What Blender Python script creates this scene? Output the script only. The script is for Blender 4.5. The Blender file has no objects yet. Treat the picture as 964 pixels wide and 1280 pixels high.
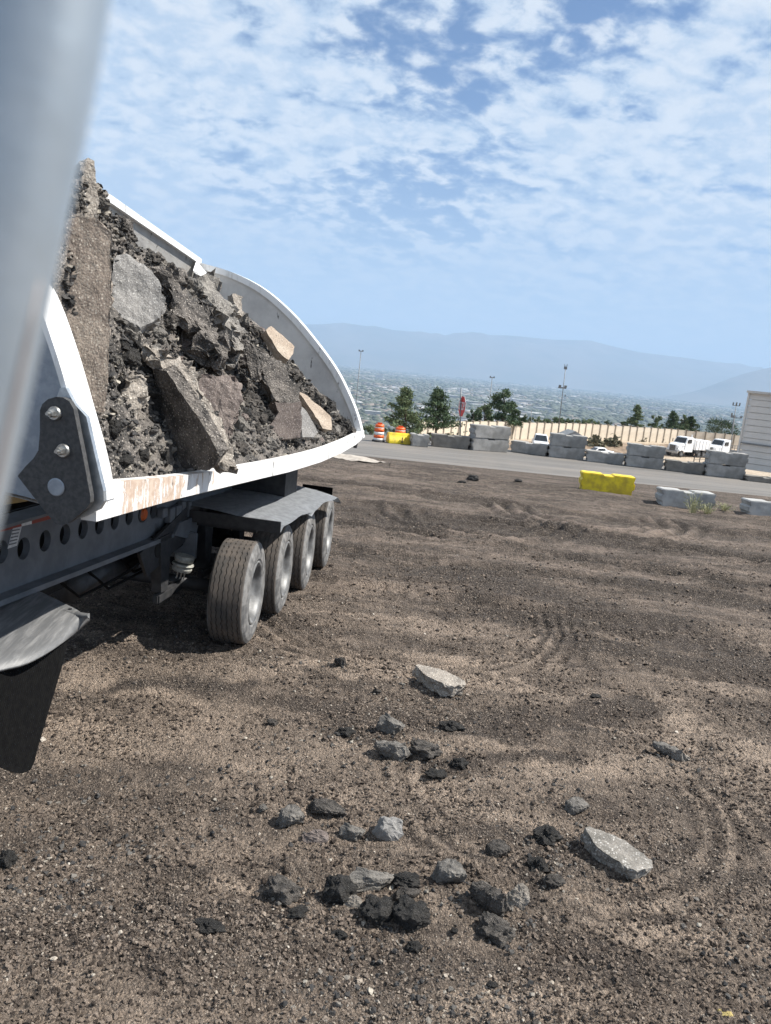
import bpy, bmesh, math, random
import numpy as np
from mathutils import Vector, Matrix, noise as mn

# ------------------------------------------------------------------ camera
FPX, CX, CY, EYE = 931.0, 482.0, 640.0, 2.9
ROLL, PITCH = math.radians(5.71), math.radians(11.23)
F = Vector((0, math.cos(PITCH), -math.sin(PITCH)))
R0 = Vector((1, 0, 0)); U0 = R0.cross(F)
R = R0*math.cos(ROLL) + U0*math.sin(ROLL)
U = -R0*math.sin(ROLL) + U0*math.cos(ROLL)
C = Vector((0, 0, EYE))
scn = bpy.context.scene
col = scn.collection
cd = bpy.data.cameras.new('camera'); cam = bpy.data.objects.new('camera', cd); col.objects.link(cam)
cam.matrix_world = Matrix(((R.x, U.x, -F.x, C.x), (R.y, U.y, -F.y, C.y), (R.z, U.z, -F.z, C.z), (0, 0, 0, 1)))
cd.sensor_fit = 'VERTICAL'; cd.sensor_height = 36; cd.lens = FPX/1280*36
cd.clip_start = 0.05; cd.clip_end = 150000
cd.dof.use_dof = True; cd.dof.focus_distance = 8.0; cd.dof.aperture_fstop = 5.2
scn.camera = cam
def ray(x, y): return F + R*((x-CX)/FPX) - U*((y-CY)/FPX)
def gnd(x, y, z=0.0):
    r = ray(x, y); return C + r*((z-EYE)/r.z)
def atd(x, y, Y):
    r = ray(x, y); return C + r*(Y/r.y)
def onplane(x, y, P, N):
    r = ray(x, y); return C + r*((P-C).dot(N)/r.dot(N))

# ------------------------------------------------------------------ light
SUN_EL, SUN_AZ = math.radians(50), math.radians(88)      # azimuth clockwise from +Y
sd = Vector((math.sin(SUN_AZ)*math.cos(SUN_EL), math.cos(SUN_AZ)*math.cos(SUN_EL), math.sin(SUN_EL)))
sl = bpy.data.lights.new('sun', 'SUN'); sl.energy = 5.0; sl.angle = math.radians(0.5); sl.color = (1, .95, .87)
so = bpy.data.objects.new('sun', sl); col.objects.link(so); so.rotation_euler = sd.to_track_quat('Z', 'Y').to_euler()
scn.view_settings.view_transform = 'Standard'; scn.view_settings.look = 'None'
scn.view_settings.exposure = 0.92; scn.view_settings.gamma = 1
scn.render.engine = 'CYCLES'
scn.cycles.volume_bounces = 1

class NT:
    """tiny node helper"""
    def __init__(s, nt): s.nt = nt; s.n = nt.nodes; s.l = nt.links
    def add(s, t, **kw):
        n = s.n.new(t)
        for k, v in kw.items():
            if k.startswith('i_'):
                key = k[2:]; key = int(key) if key.isdigit() else key.replace('_', ' ')
                s.put(n.inputs[key], v)
            else: setattr(n, k, v)
        return n
    def put(s, inp, v):
        if isinstance(v, bpy.types.NodeSocket): s.l.new(v, inp)
        elif isinstance(v, (tuple, list)) and len(v) == 3 and inp.type == 'RGBA': inp.default_value = (*v, 1)
        else: inp.default_value = v
    def math(s, op, a, b=0.0, c=None, clamp=False):
        n = s.n.new('ShaderNodeMath'); n.operation = op; n.use_clamp = clamp
        s.put(n.inputs[0], a); s.put(n.inputs[1], b)
        if c is not None: s.put(n.inputs[2], c)
        return n.outputs[0]
    def vmath(s, op, a, b):
        n = s.n.new('ShaderNodeVectorMath'); n.operation = op
        s.put(n.inputs[0], a); s.put(n.inputs[1], b); return n.outputs[0]
    def noise(s, vec, scale, detail=5, rough=.55, dist=0.0, out=0):
        n = s.n.new('ShaderNodeTexNoise'); s.put(n.inputs['Vector'], vec)
        n.inputs['Scale'].default_value = scale; n.inputs['Detail'].default_value = detail
        n.inputs['Roughness'].default_value = rough; n.inputs['Distortion'].default_value = dist
        return n.outputs[out]
    def voro(s, vec, scale, feat='F1', out='Distance', rnd=1.0):
        n = s.n.new('ShaderNodeTexVoronoi'); n.feature = feat; s.put(n.inputs['Vector'], vec)
        n.inputs['Scale'].default_value = scale; n.inputs['Randomness'].default_value = rnd
        return n.outputs[out]
    def mix(s, f, a, b, mode='MIX'):
        n = s.n.new('ShaderNodeMix'); n.data_type = 'RGBA'; n.blend_type = mode
        s.put(n.inputs[0], f); s.put(n.inputs[6], a); s.put(n.inputs[7], b); return n.outputs[2]
    def ramp(s, f, stops):
        n = s.n.new('ShaderNodeMapRange'); n.interpolation_type = 'SMOOTHSTEP'
        s.put(n.inputs[0], f); n.inputs[1].default_value = stops[0]; n.inputs[2].default_value = stops[1]
        n.inputs[3].default_value = stops[2] if len(stops) > 2 else 0; n.inputs[4].default_value = stops[3] if len(stops) > 2 else 1
        return n.outputs[0]

# world: Nishita sky with a layer of thin broken cloud
w = bpy.data.worlds.new('World'); scn.world = w; w.use_nodes = True
n = NT(w.node_tree); n.n.clear()
sky = n.add('ShaderNodeTexSky', sky_type='NISHITA', sun_disc=False, sun_elevation=SUN_EL, sun_rotation=SUN_AZ, altitude=1500, air_density=1.0, dust_density=.35, ozone_density=2.0)
tc = n.add('ShaderNodeTexCoord').outputs['Generated']
sp = n.add('ShaderNodeSeparateXYZ'); n.put(sp.inputs[0], tc)
zc = n.math('MAXIMUM', sp.outputs[2], .015)
zq = n.math('ADD', zc, .34)
px = n.math('DIVIDE', sp.outputs[0], zq); py = n.math('DIVIDE', sp.outputs[1], zq)
cv = n.add('ShaderNodeCombineXYZ'); n.put(cv.inputs[0], px); n.put(cv.inputs[1], py)
cvo = cv.outputs[0]
wob = n.noise(cvo, 1.3, 3, .5, 0, 1)
cvw = n.vmath('ADD', cvo, n.vmath('SCALE', wob, (0, 0, 0)))
sc = w.node_tree.nodes[-1]
mp = n.add('ShaderNodeMapping'); n.put(mp.inputs[0], cvo); mp.inputs['Rotation'].default_value = (0, 0, math.radians(-14)); mp.inputs['Scale'].default_value = (1.0, 1.15, 1); mp.inputs['Location'].default_value = (.3, 1.7, 0)
big = n.noise(mp.outputs[0], 2.0, 6, .58, .25)
puff = n.noise(mp.outputs[0], 11.0, 8, .58, .25)
wisp = n.noise(mp.outputs[0], 22.0, 5, .6, .3)
dens = n.math('ADD', n.math('MULTIPLY', big, 1.0), n.math('ADD', n.math('MULTIPLY', puff, .62), n.math('MULTIPLY', wisp, .26)))
cover = n.ramp(dens, (.74, .93))
elev_f = n.ramp(zc, (.05, .24))                       # thinner towards the horizon
cover = n.math('MULTIPLY', cover, n.math('MULTIPLY_ADD', elev_f, .62, .30))
shade = n.ramp(n.math('ADD', n.math('MULTIPLY', puff, .7), n.math('MULTIPLY', wisp, .5)), (.50, .74))
ccol = n.mix(shade, (5.9, 7.3, 9.1), (8.9, 9.5, 10.2))
hazeband = n.ramp(zc, (.0, .34, 1, 0))
skyc = n.mix(1.0, sky.outputs[0], (.80, 1.06, 1.30), 'MULTIPLY')
skyc = n.mix(n.math('MULTIPLY', hazeband, .66), skyc, (5.7, 6.8, 8.2))
fin = n.mix(cover, skyc, ccol)
bg = n.add('ShaderNodeBackground'); n.put(bg.inputs[0], fin); bg.inputs[1].default_value = .05
wo = n.add('ShaderNodeOutputWorld'); n.l.new(bg.outputs[0], wo.inputs[0])

# ------------------------------------------------------------------ materials
MATS = {}
def newmat(name):
    m = bpy.data.materials.new(name); m.use_nodes = True; k = NT(m.node_tree)
    b = k.n['Principled BSDF']; MATS[name] = m
    return m, k, b
def bump(k, b, h, strength=.5, dist=.01):
    n_ = k.add('ShaderNodeBump'); n_.inputs['Strength'].default_value = strength; n_.inputs['Distance'].default_value = dist
    k.put(n_.inputs['Height'], h); k.l.new(n_.outputs[0], b.inputs['Normal'])
def plain(name, c1, c2=None, scale=8, rough=.6, metal=0, bs=0, bd=.004, detail=5, bscale=None, spec=.5, lo=.35, hi=.65):
    m, k, b = newmat(name)
    o = k.add('ShaderNodeTexCoord').outputs['Object']
    if c2 is None: c2 = tuple(c*.8 for c in c1)
    f = k.ramp(k.noise(o, scale, detail, .6), (lo, hi))
    k.put(b.inputs['Base Color'], k.mix(f, c1, c2))
    b.inputs['Metallic'].default_value = metal; b.inputs['Specular IOR Level'].default_value = spec
    k.put(b.inputs['Roughness'], k.math('MULTIPLY_ADD', k.noise(o, scale*2.3, 4), .25, rough-.12))
    if bs: bump(k, b, k.noise(o, bscale or scale*4, 6, .6), bs, bd)
    return m
def asphalt(name, dark, light, stone, grain=90, amt=.55, bs=.8, bd=.012, patch=3.0, sheen=.85):
    """broken asphalt / rubble: bitumen matrix with pale stones and dusty patches"""
    m, k, b = newmat(name)
    o = k.add('ShaderNodeTexCoord').outputs['Object']
    f = k.ramp(k.noise(o, patch, 6, .65, .4), (.38, .62))
    base = k.mix(f, dark, light)
    v = k.voro(o, grain, 'F1', 'Color'); sv = k.add('ShaderNodeSeparateColor'); k.put(sv.inputs[0], v)
    st = k.ramp(sv.outputs[0], (1-amt, 1-amt+.18))
    st = k.math('MULTIPLY', st, k.ramp(k.voro(o, grain), (.55, .30)))
    stc = k.mix(sv.outputs[1], stone, tuple(c*.45 for c in stone))
    base = k.mix(st, base, stc)
    fine = k.ramp(k.noise(o, grain*1.8, 3, .7), (.3, .75, .55, 1.35))
    base = k.mix(1.0, base, fine, 'MULTIPLY')
    k.put(b.inputs['Base Color'], base); b.inputs['Roughness'].default_value = sheen
    b.inputs['Specular IOR Level'].default_value = .3
    h = k.math('ADD', k.math('MULTIPLY', k.noise(o, grain*.35, 5, .7), .8), k.math('MULTIPLY', k.voro(o, grain*.8), -.5))
    bump(k, b, h, bs, bd)
    return m
asphalt('rubble_dark', (.055, .051, .048), (.17, .152, .136), (.42, .38, .34), 75, .40, 1.0, .02)
asphalt('rubble_black', (.026, .026, .027), (.080, .075, .070), (.34, .32, .29), 75, .30, 1.0, .03, sheen=.7)
asphalt('rubble_grey', (.13, .122, .113), (.27, .25, .225), (.48, .45, .41), 85, .5, .9, .012)
asphalt('rubble_tan', (.22, .195, .17), (.37, .33, .285), (.56, .52, .46), 70, .45, .8, .012)
asphalt('rubble_brown', (.16, .13, .11), (.28, .235, .195), (.46, .41, .35), 80, .55, .7, .008, 2)
asphalt('rubble_red', (.13, .105, .096), (.205, .17, .152), (.38, .33, .30), 90, .5, .5, .006)
asphalt('rubble_slate', (.19, .185, .18), (.27, .26, .25), (.45, .44, .42), 90, .6, .6, .006, 2)
asphalt('rubble_peach', (.35, .28, .22), (.44, .37, .30), (.50, .42, .34), 60, .3, .4, .005, 2)
asphalt('pale_stone', (.15, .14, .125), (.26, .24, .215), (.5, .48, .45), 70, .4, .6, .006, 5)

# soil
def soil_mat():
    m, k, b = newmat('soil')
    o = k.add('ShaderNodeTexCoord').outputs['Object']
    at = k.add('ShaderNodeAttribute', attribute_name='tone').outputs['Fac']      # dry / damp soil patches and darker wheel ruts
    geo = k.add('ShaderNodeSeparateXYZ'); k.put(geo.inputs[0], o)
    far = k.ramp(geo.outputs[1], (5.5, 11.5))
    st = k.add('ShaderNodeMapping'); k.put(st.inputs[0], o); st.inputs['Rotation'].default_value = (0, 0, math.radians(12)); st.inputs['Scale'].default_value = (.5, 2.3, 1)
    a = k.noise(st.outputs[0], 1.5, 8, .68, .5)
    a2 = k.noise(o, 7, 6, .7, .2)
    f = k.math('ADD', k.math('MULTIPLY_ADD', a, 1.0, -.5), k.math('MULTIPLY_ADD', a2, .75, -.375))
    f = k.math('ADD', f, at)
    f = k.ramp(f, (.15, .85))
    near_d, near_l = (.078, .062, .053), (.62, .49, .385)
    far_d, far_l = (.054, .045, .041), (.43, .34, .28)
    cn = k.mix(f, near_d, near_l); cf = k.mix(f, far_d, far_l)
    base = k.mix(far, cn, cf)
    # long streaks of darker, damp soil dragged by wheels
    sm = k.add('ShaderNodeMapping'); k.put(sm.inputs[0], o); sm.inputs['Rotation'].default_value = (0, 0, math.radians(7)); sm.inputs['Scale'].default_value = (.42, 3.6, 1)
    sn = k.ramp(k.noise(sm.outputs[0], 1.7, 8, .72, .6), (.46, .62))
    base = k.mix(k.math('MULTIPLY', sn, k.math('MULTIPLY_ADD', far, .48, .32)), base, (.050, .043, .041))
    sl_ = k.ramp(k.noise(sm.outputs[0], 2.6, 8, .7, .8), (.60, .74))
    base = k.mix(k.math('MULTIPLY', sl_, .6), base, (.50, .42, .35))
    # black asphalt crumbs pressed into the soil
    cr = k.math('MULTIPLY', k.ramp(k.noise(o, 30, 5, .75), (.50, .62)), k.ramp(k.noise(o, 1.9, 5, .65), (.41, .57)))
    base = k.mix(k.math('MULTIPLY', cr, .85), base, (.026, .025, .026))
    # stones of three sizes, each cell its own tone, with dark gaps
    for sc_, am, fr in ((42, .30, .75), (85, .5, .75), (170, .55, .6)):
        v = k.voro(o, sc_, 'F1', 'Color'); sv = k.add('ShaderNodeSeparateColor'); k.put(sv.inputs[0], v); vd = k.voro(o, sc_)
        stn = k.math('MULTIPLY', k.ramp(sv.outputs[0], (1-am, 1-am+.1)), k.ramp(vd, (.5, .34)))
        cr_ = k.math('POWER', sv.outputs[1], 1.7)
        stc = k.mix(cr_, (.085, .072, .063), (.58, .48, .39))
        base = k.mix(k.math('MULTIPLY', stn, fr), base, stc)
        base = k.mix(k.math('MULTIPLY', k.ramp(vd, (.45, .65)), .24), base, (.06, .05, .043))
    g = k.ramp(k.noise(o, 240, 3, .7), (.25, .75, .5, 1.45))
    base = k.mix(1.0, base, g, 'MULTIPLY')
    k.put(b.inputs['Base Color'], base); b.inputs['Roughness'].default_value = .95; b.inputs['Specular IOR Level'].default_value = .2
    h = k.math('ADD', k.math('MULTIPLY', k.noise(o, 38, 6, .72), 1.0), k.math('MULTIPLY', k.noise(o, 130, 4, .7), .45))
    h = k.math('ADD', h, k.math('MULTIPLY', k.voro(o, 42), -.6)); h = k.math('ADD', h, k.math('MULTIPLY', k.voro(o, 85), -.5))
    bump(k, b, h, 1.0, .045)
    return m
soil_mat()
def road_mat():
    m, k, b = newmat('road_asphalt')
    o = k.add('ShaderNodeTexCoord').outputs['Object']
    st = k.add('ShaderNodeMapping'); k.put(st.inputs[0], o); st.inputs['Scale'].default_value = (.05, 1.6, 1)
    f = k.ramp(k.noise(st.outputs[0], 1.3, 6, .6), (.3, .7))
    base = k.mix(f, (.105, .100, .094), (.175, .162, .148))
    dust = k.ramp(k.noise(o, .35, 5, .6), (.45, .7))
    base = k.mix(k.math('MULTIPLY', dust, .4), base, (.22, .19, .16))
    base = k.mix(1.0, base, k.ramp(k.noise(o, 60, 3, .7), (.2, .8, .75, 1.25)), 'MULTIPLY')
    k.put(b.inputs['Base Color'], base); b.inputs['Roughness'].default_value = .8
    bump(k, b, k.noise(o, 80, 4), .3, .004)
road_mat()
def tub_mat():
    """white paint, scraped to beige primer along the front half of the side rail, black scuffs inside"""
    m, k, b = newmat('tub_paint')
    o = k.add('ShaderNodeTexCoord').outputs['Object']
    s = k.add('ShaderNodeSeparateXYZ'); k.put(s.inputs[0], o)
    st = k.add('ShaderNodeMapping'); k.put(st.inputs[0], o); st.inputs['Scale'].default_value = (1, 2.2, .5)
    zone = k.math('MULTIPLY', k.ramp(s.outputs[1], (6.3, 4.1)), k.ramp(s.outputs[1], (3.86, 3.92)))
    zone = k.math('MULTIPLY', zone, k.ramp(s.outputs[0], (-2.16, -2.12)))
    f = k.noise(st.outputs[0], 7, 8, .72, .3)
    f = k.math('ADD', k.math('MULTIPLY', f, 1.5), k.math('MULTIPLY_ADD', k.noise(st.outputs[0], 30, 5, .7), .5, -.5))
    pm = k.ramp(k.math('ADD', k.math('MULTIPLY', zone, .52), f), (.90, .95))
    top = k.ramp(k.noise(o, 9, 8, .75), (.56, .60))
    geo = k.add('ShaderNodeNewGeometry'); nz = k.add('ShaderNodeSeparateXYZ'); k.put(nz.inputs[0], geo.outputs['Normal'])
    topz = k.math('MULTIPLY', k.math('MULTIPLY', k.ramp(nz.outputs[2], (.8, .95)), k.ramp(s.outputs[2], (2.5, 2.3))), top)
    wst = k.add('ShaderNodeMapping'); k.put(wst.inputs[0], o); wst.inputs['Scale'].default_value = (3, 6, .7)
    white = k.mix(k.ramp(k.noise(wst.outputs[0], 3.0, 7, .72), (.48, .70)), (.76, .76, .755), (.56, .55, .53))
    base = k.mix(pm, white, k.mix(k.ramp(k.noise(o, 22, 5, .7), (.4, .6)), (.46, .35, .28), (.56, .46, .38)))
    base = k.mix(topz, base, (.50, .36, .29))
    sc2 = k.add('ShaderNodeMapping'); k.put(sc2.inputs[0], o); sc2.inputs['Scale'].default_value = (1, 1, .35)
    sc2.inputs['Rotation'].default_value = (0, .6, 0)
    scuff = k.ramp(k.noise(sc2.outputs[0], 11, 6, .65, .3), (.635, .665))
    base = k.mix(k.math('MULTIPLY', scuff, .75), base, (.10, .095, .09))
    k.put(b.inputs['Base Color'], base); b.inputs['Roughness'].default_value = .42
    bump(k, b, k.math('ADD', k.math('MULTIPLY', pm, -.25), k.noise(o, 3.2, 4, .6)), .5, .012)
tub_mat()
def tub_in():
    m, k, b = newmat('tub_inside')
    o = k.add('ShaderNodeTexCoord').outputs['Object']
    base = k.mix(k.ramp(k.noise(o, 1.6, 6, .7), (.35, .7)), (.60, .59, .57), (.44, .43, .42))
    mp = k.add('ShaderNodeMapping'); k.put(mp.inputs[0], o); mp.inputs['Rotation'].default_value = (.0, -.55, 0); mp.inputs['Scale'].default_value = (3.2, 1, .8)
    sf = k.math('MULTIPLY', k.ramp(k.noise(mp.outputs[0], 5.5, 6, .6, .6), (.62, .655)), k.ramp(k.noise(o, 1.7, 3), (.45, .55)))
    base = k.mix(k.math('MULTIPLY', sf, .9), base, (.06, .055, .05))
    k.put(b.inputs['Base Color'], base); b.inputs['Roughness'].default_value = .55
tub_in()
plain('panel_grey', (.30, .33, .37), (.22, .25, .29), 14, .5, .35, .15, .002)
plain('steel_silver', (.55, .58, .60), (.40, .43, .46), 20, .38, .8, .1, .002)
plain('plate_black', (.030, .031, .033), (.055, .055, .056), 40, .7, 0, .5, .002, 5, 140)
plain('frame_grey', (.14, .15, .166), (.10, .108, .12), 5, .6, .1, .2, .002)
plain('black_steel', (.022, .023, .026), (.040, .040, .042), 12, .6, .1, .3, .003)
plain('hole_shade', (.006, .006, .006), (.01, .01, .01), 12, .9)  # near-black colour that paints the dark seen in holes
plain('bolt_steel', (.52, .52, .50), (.36, .36, .35), 60, .35, .9)
plain('tyre_rubber', (.105, .088, .075), (.050, .046, .043), 5, .85, 0, .4, .002, 5, 120)
plain('tyre_sidewall', (.19, .185, .18), (.085, .085, .086), 12, .75, 0, .5, .003)
plain('rim_alloy', (.22, .22, .22), (.10, .10, .10), 7, .55, .2)
plain('fender_plastic', (.40, .42, .445), (.29, .305, .33), 16, .62, .0, .25, .002)
def fender_mat():
    m, k, b = newmat('fender_worn')
    o = k.add('ShaderNodeTexCoord').outputs['Object']
    mp = k.add('ShaderNodeMapping'); k.put(mp.inputs[0], o); mp.inputs['Scale'].default_value = (9, 1.2, 1); mp.inputs['Rotation'].default_value = (0, 0, .5)
    f = k.ramp(k.noise(mp.outputs[0], 3, 7, .7, .4), (.4, .7))
    k.put(b.inputs['Base Color'], k.mix(f, (.10, .102, .105), (.20, .20, .20))); b.inputs['Roughness'].default_value = .5
    bump(k, b, k.noise(o, 90, 4), .25, .002)
fender_mat()
plain('mustard_paint', (.30, .19, .06), (.22, .14, .05), 20, .6)
plain('rubber_black', (.003, .003, .0035), (.006, .006, .006), 30, .75, 0, .3, .002, spec=.12)
plain('tape_red', (.25, .03, .02), (.18, .03, .02), 20, .4)
plain('tape_white', (.6, .6, .6), (.45, .45, .46), 30, .4)
plain('print_grey', (.12, .12, .13), (.16, .16, .17), 30, .6)
plain('lamp_orange', (.55, .11, .02), (.40, .08, .02), 30, .35)
plain('chamber_cream', (.42, .42, .38), (.26, .26, .24), 30, .6, 0, .3)
plain('seal_brown', (.34, .31, .30), (.26, .23, .22), 20, .7)
def cab_mat():
    m, k, b = newmat('cab_metal')
    o = k.add('ShaderNodeTexCoord').outputs['Object']
    f = k.ramp(k.noise(o, 7, 5, .6), (.35, .7))
    k.put(b.inputs['Base Color'], k.mix(f, (.34, .40, .46), (.42, .46, .50)))
    b.inputs['Metallic'].default_value = .55; b.inputs['Roughness'].default_value = .5
    bump(k, b, k.noise(o, 40, 5), .3, .002)
cab_mat()
plain('concrete', (.33, .32, .305), (.19, .185, .175), 2.2, .85, 0, .6, .01, 7, 30)
plain('concrete_light', (.40, .40, .39), (.25, .245, .24), 2.2, .85, 0, .6, .01, 7, 30)
plain('concrete_dark', (.20, .185, .165), (.145, .135, .12), 4, .9, 0, .6, .01, 7, 30)
plain('yellow_paint', (.80, .62, .02), (.50, .36, .03), 4, .55, 0, .6, .012, 7, 20)
plain('drum_orange', (.80, .13, .02), (.62, .10, .02), 8, .5)
plain('drum_white', (.75, .74, .72), (.6, .6, .58), 8, .5)
plain('black_rubber_base', (.03, .03, .03), None, 8, .8)
plain('wall_precast', (.66, .58, .47), (.56, .48, .38), .8, .85, 0, .5, .02, 7, 6)
plain('wall_post', (.26, .22, .17), (.2, .17, .13), 2, .85)
plain('siding', (.64, .60, .56), (.58, .55, .51), 2, .6, 0, .2, .003)
plain('siding_trim', (.55, .52, .48), (.45, .42, .39), 4, .6)
plain('galv_pole', (.16, .17, .18), (.11, .115, .12), 8, .5, .4)
plain('sign_red', (.55, .02, .02), (.42, .02, .02), 9, .45)
plain('sign_white', (.75, .75, .75), (.6, .6, .6), 9, .45)
plain('truck_white', (.80, .81, .82), (.70, .71, .72), 3, .35)
plain('truck_glass', (.02, .025, .03), (.03, .035, .04), 3, .12)
plain('truck_black', (.02, .02, .022), (.035, .035, .035), 3, .6)
plain('roof_grey', (.22, .23, .24), (.16, .17, .18), 2, .6)
plain('bark', (.10, .07, .05), (.06, .045, .035), 9, .9, 0, .8, .02)
plain('needles', (.045, .078, .042), (.085, .12, .062), 2, .8, spec=.2)
plain('needles_light', (.085, .125, .065), (.14, .17, .09), 2, .8, spec=.2)
plain('leaf_dark', (.030, .055, .028), (.06, .085, .035), 1, .8, spec=.2)
plain('weed', (.42, .40, .24), (.26, .27, .15), 9, .9)
plain('brush', (.10, .10, .06), (.16, .14, .09), 3, .9)
plain('gravel_pale', (.42, .38, .33), (.33, .29, .25), 6, .9, 0, .8, .02)
plain('lot_dirt', (.44, .36, .27), (.33, .265, .195), .12, .95, 0, .9, .08, 8, 1.5)
def bank_mat():
    m, k, b = newmat('bank_dirt')
    o = k.add('ShaderNodeTexCoord').outputs['Object']
    f = k.ramp(k.noise(o, .5, 8, .7, .4), (.35, .65))
    at = k.add('ShaderNodeAttribute', attribute_name='tone').outputs['Fac']      # loose spoil of the bank against the packed lot
    base = k.mix(at, k.mix(f, (.34, .27, .20), (.46, .38, .29)), k.mix(f, (.115, .078, .052), (.30, .22, .155)))
    sc_ = k.ramp(k.noise(o, 1.4, 6, .7), (.56, .66))
    base = k.mix(k.math('MULTIPLY', sc_, .6), base, (.13, .12, .075))
    k.put(b.inputs['Base Color'], base); b.inputs['Roughness'].default_value = .95
    bump(k, b, k.noise(o, 1.2, 7, .7), 1.0, .3)
bank_mat()
def valley_mat():
    m, k, b = newmat('valley_ground')
    o = k.add('ShaderNodeTexCoord').outputs['Object']
    v = k.voro(o, .006, 'F1', 'Color'); sv = k.add('ShaderNodeSeparateColor'); k.put(sv.inputs[0], v)
    f = k.ramp(k.noise(o, .004, 8, .75), (.35, .65))
    base = k.mix(f, (.055, .072, .045), (.15, .135, .105))
    base = k.mix(k.ramp(sv.outputs[0], (.6, .75)), base, (.20, .185, .165))
    base = k.mix(k.ramp(sv.outputs[1], (.86, .9)), base, (.06, .085, .045))
    k.put(b.inputs['Base Color'], base); b.inputs['Roughness'].default_value = .95
valley_mat()
plain('mountain_rock', (.10, .085, .065), (.045, .05, .035), .0006, .95, 0, 0, .1, 9)
plain('city_white', (.42, .42, .42), (.28, .28, .28), .02, .7)
plain('city_grey', (.20, .20, .20), (.13, .13, .13), .02, .8)
plain('city_tan', (.22, .18, .15), (.15, .13, .11), .02, .8)
plain('city_tree', (.060, .075, .055), (.085, .098, .07), .01, .9)
plain('far_hill_green', (.06, .075, .035), (.12, .12, .06), .3, .9)
def stone_mat():
    m, k, b = newmat('loose_stone')
    o = k.add('ShaderNodeTexCoord').outputs['Object']
    r = k.add('ShaderNodeObjectInfo').outputs['Random']
    cr = k.add('ShaderNodeValToRGB'); k.put(cr.inputs[0], r)
    el = cr.color_ramp.elements
    cs = [(0, (.040, .038, .037)), (.18, (.13, .11, .097)), (.42, (.19, .155, .128)), (.70, (.27, .22, .18)), (.88, (.35, .29, .24)), (.965, (.46, .40, .33)), (1, (.66, .60, .52))]
    el[0].position = 0; el[0].color = (*cs[0][1], 1); el[1].position = 1; el[1].color = (*cs[-1][1], 1)
    for p, c in cs[1:-1]:
        e = el.new(p); e.color = (*c, 1)
    base = k.mix(1.0, cr.outputs[0], k.ramp(k.noise(o, 3, 5, .7), (.3, .7, .7, 1.2)), 'MULTIPLY')
    k.put(b.inputs['Base Color'], base); b.inputs['Roughness'].default_value = .9; b.inputs['Specular IOR Level'].default_value = .25
    bump(k, b, k.noise(o, 4, 5, .7), .6, .1)
stone_mat()
def clod_mat():
    m, k, b = newmat('soil_clod')
    o = k.add('ShaderNodeTexCoord').outputs['Object']; r = k.add('ShaderNodeObjectInfo').outputs['Random']
    base = k.mix(k.math('POWER', r, 1.4), (.085, .068, .058), (.46, .37, .30))
    base = k.mix(1.0, base, k.ramp(k.noise(o, 5, 5, .7), (.3, .7, .6, 1.3)), 'MULTIPLY')
    k.put(b.inputs['Base Color'], base); b.inputs['Roughness'].default_value = .95; b.inputs['Specular IOR Level'].default_value = .15
    bump(k, b, k.noise(o, 6, 5, .7), .8, .12)
clod_mat()
def crumb_mat():
    m, k, b = newmat('loose_crumb')
    o = k.add('ShaderNodeTexCoord').outputs['Object']
    r = k.add('ShaderNodeObjectInfo').outputs['Random']
    cr = k.add('ShaderNodeValToRGB'); k.put(cr.inputs[0], r)
    el = cr.color_ramp.elements
    el[0].color = (.016, .016, .017, 1); el[1].color = (.34, .31, .26, 1)
    for p, c in ((.45, (.04, .038, .037)), (.75, (.095, .088, .08)), (.92, (.2, .18, .155))):
        e = el.new(p); e.color = (*c, 1)
    k.put(b.inputs['Base Color'], cr.outputs[0]); b.inputs['Roughness'].default_value = .85
crumb_mat()

# ------------------------------------------------------------------ object helpers
def tag(o, label=None, cat=None, group=None, kind=None):
    if label: o['label'] = label
    if cat: o['category'] = cat
    if group: o['group'] = group
    if kind: o['kind'] = kind
    return o
def empty(name, loc=(0, 0, 0), rz=0, **kw):
    o = bpy.data.objects.new(name, None); col.objects.link(o); o.location = loc; o.rotation_euler = (0, 0, rz)
    o.empty_display_size = .2
    return tag(o, **kw)
def link(name, me, parent=None, mat=None, **kw):
    o = bpy.data.objects.new(name, me); col.objects.link(o)
    if mat is not None and len(me.materials) == 0: me.materials.append(MATS[mat])
    if parent is not None: o.parent = parent
    return tag(o, **kw)
def mesh_bm(name, bm, mat, smooth=False):
    bmesh.ops.recalc_face_normals(bm, faces=bm.faces)
    me = bpy.data.meshes.new(name); bm.to_mesh(me); bm.free(); me.materials.append(MATS[mat])
    if smooth: me.shade_smooth()
    return me
def objb(name, bm, mat, parent=None, smooth=False, **kw):
    return link(name, mesh_bm(name, bm, mat, smooth), parent, **kw)
def box(bm, c, s, rot=None, bev=0):
    r = bmesh.ops.create_cube(bm, size=1)
    M = Matrix.Translation(Vector(c))
    if rot is not None: M = M @ rot
    bmesh.ops.transform(bm, matrix=M @ Matrix.Diagonal((*s, 1)), verts=r['verts'])
    if bev:
        es = list({e for v in r['verts'] for e in v.link_edges})
        bmesh.ops.bevel(bm, geom=es, offset=bev, segments=2, affect='EDGES', clamp_overlap=True)
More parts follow.
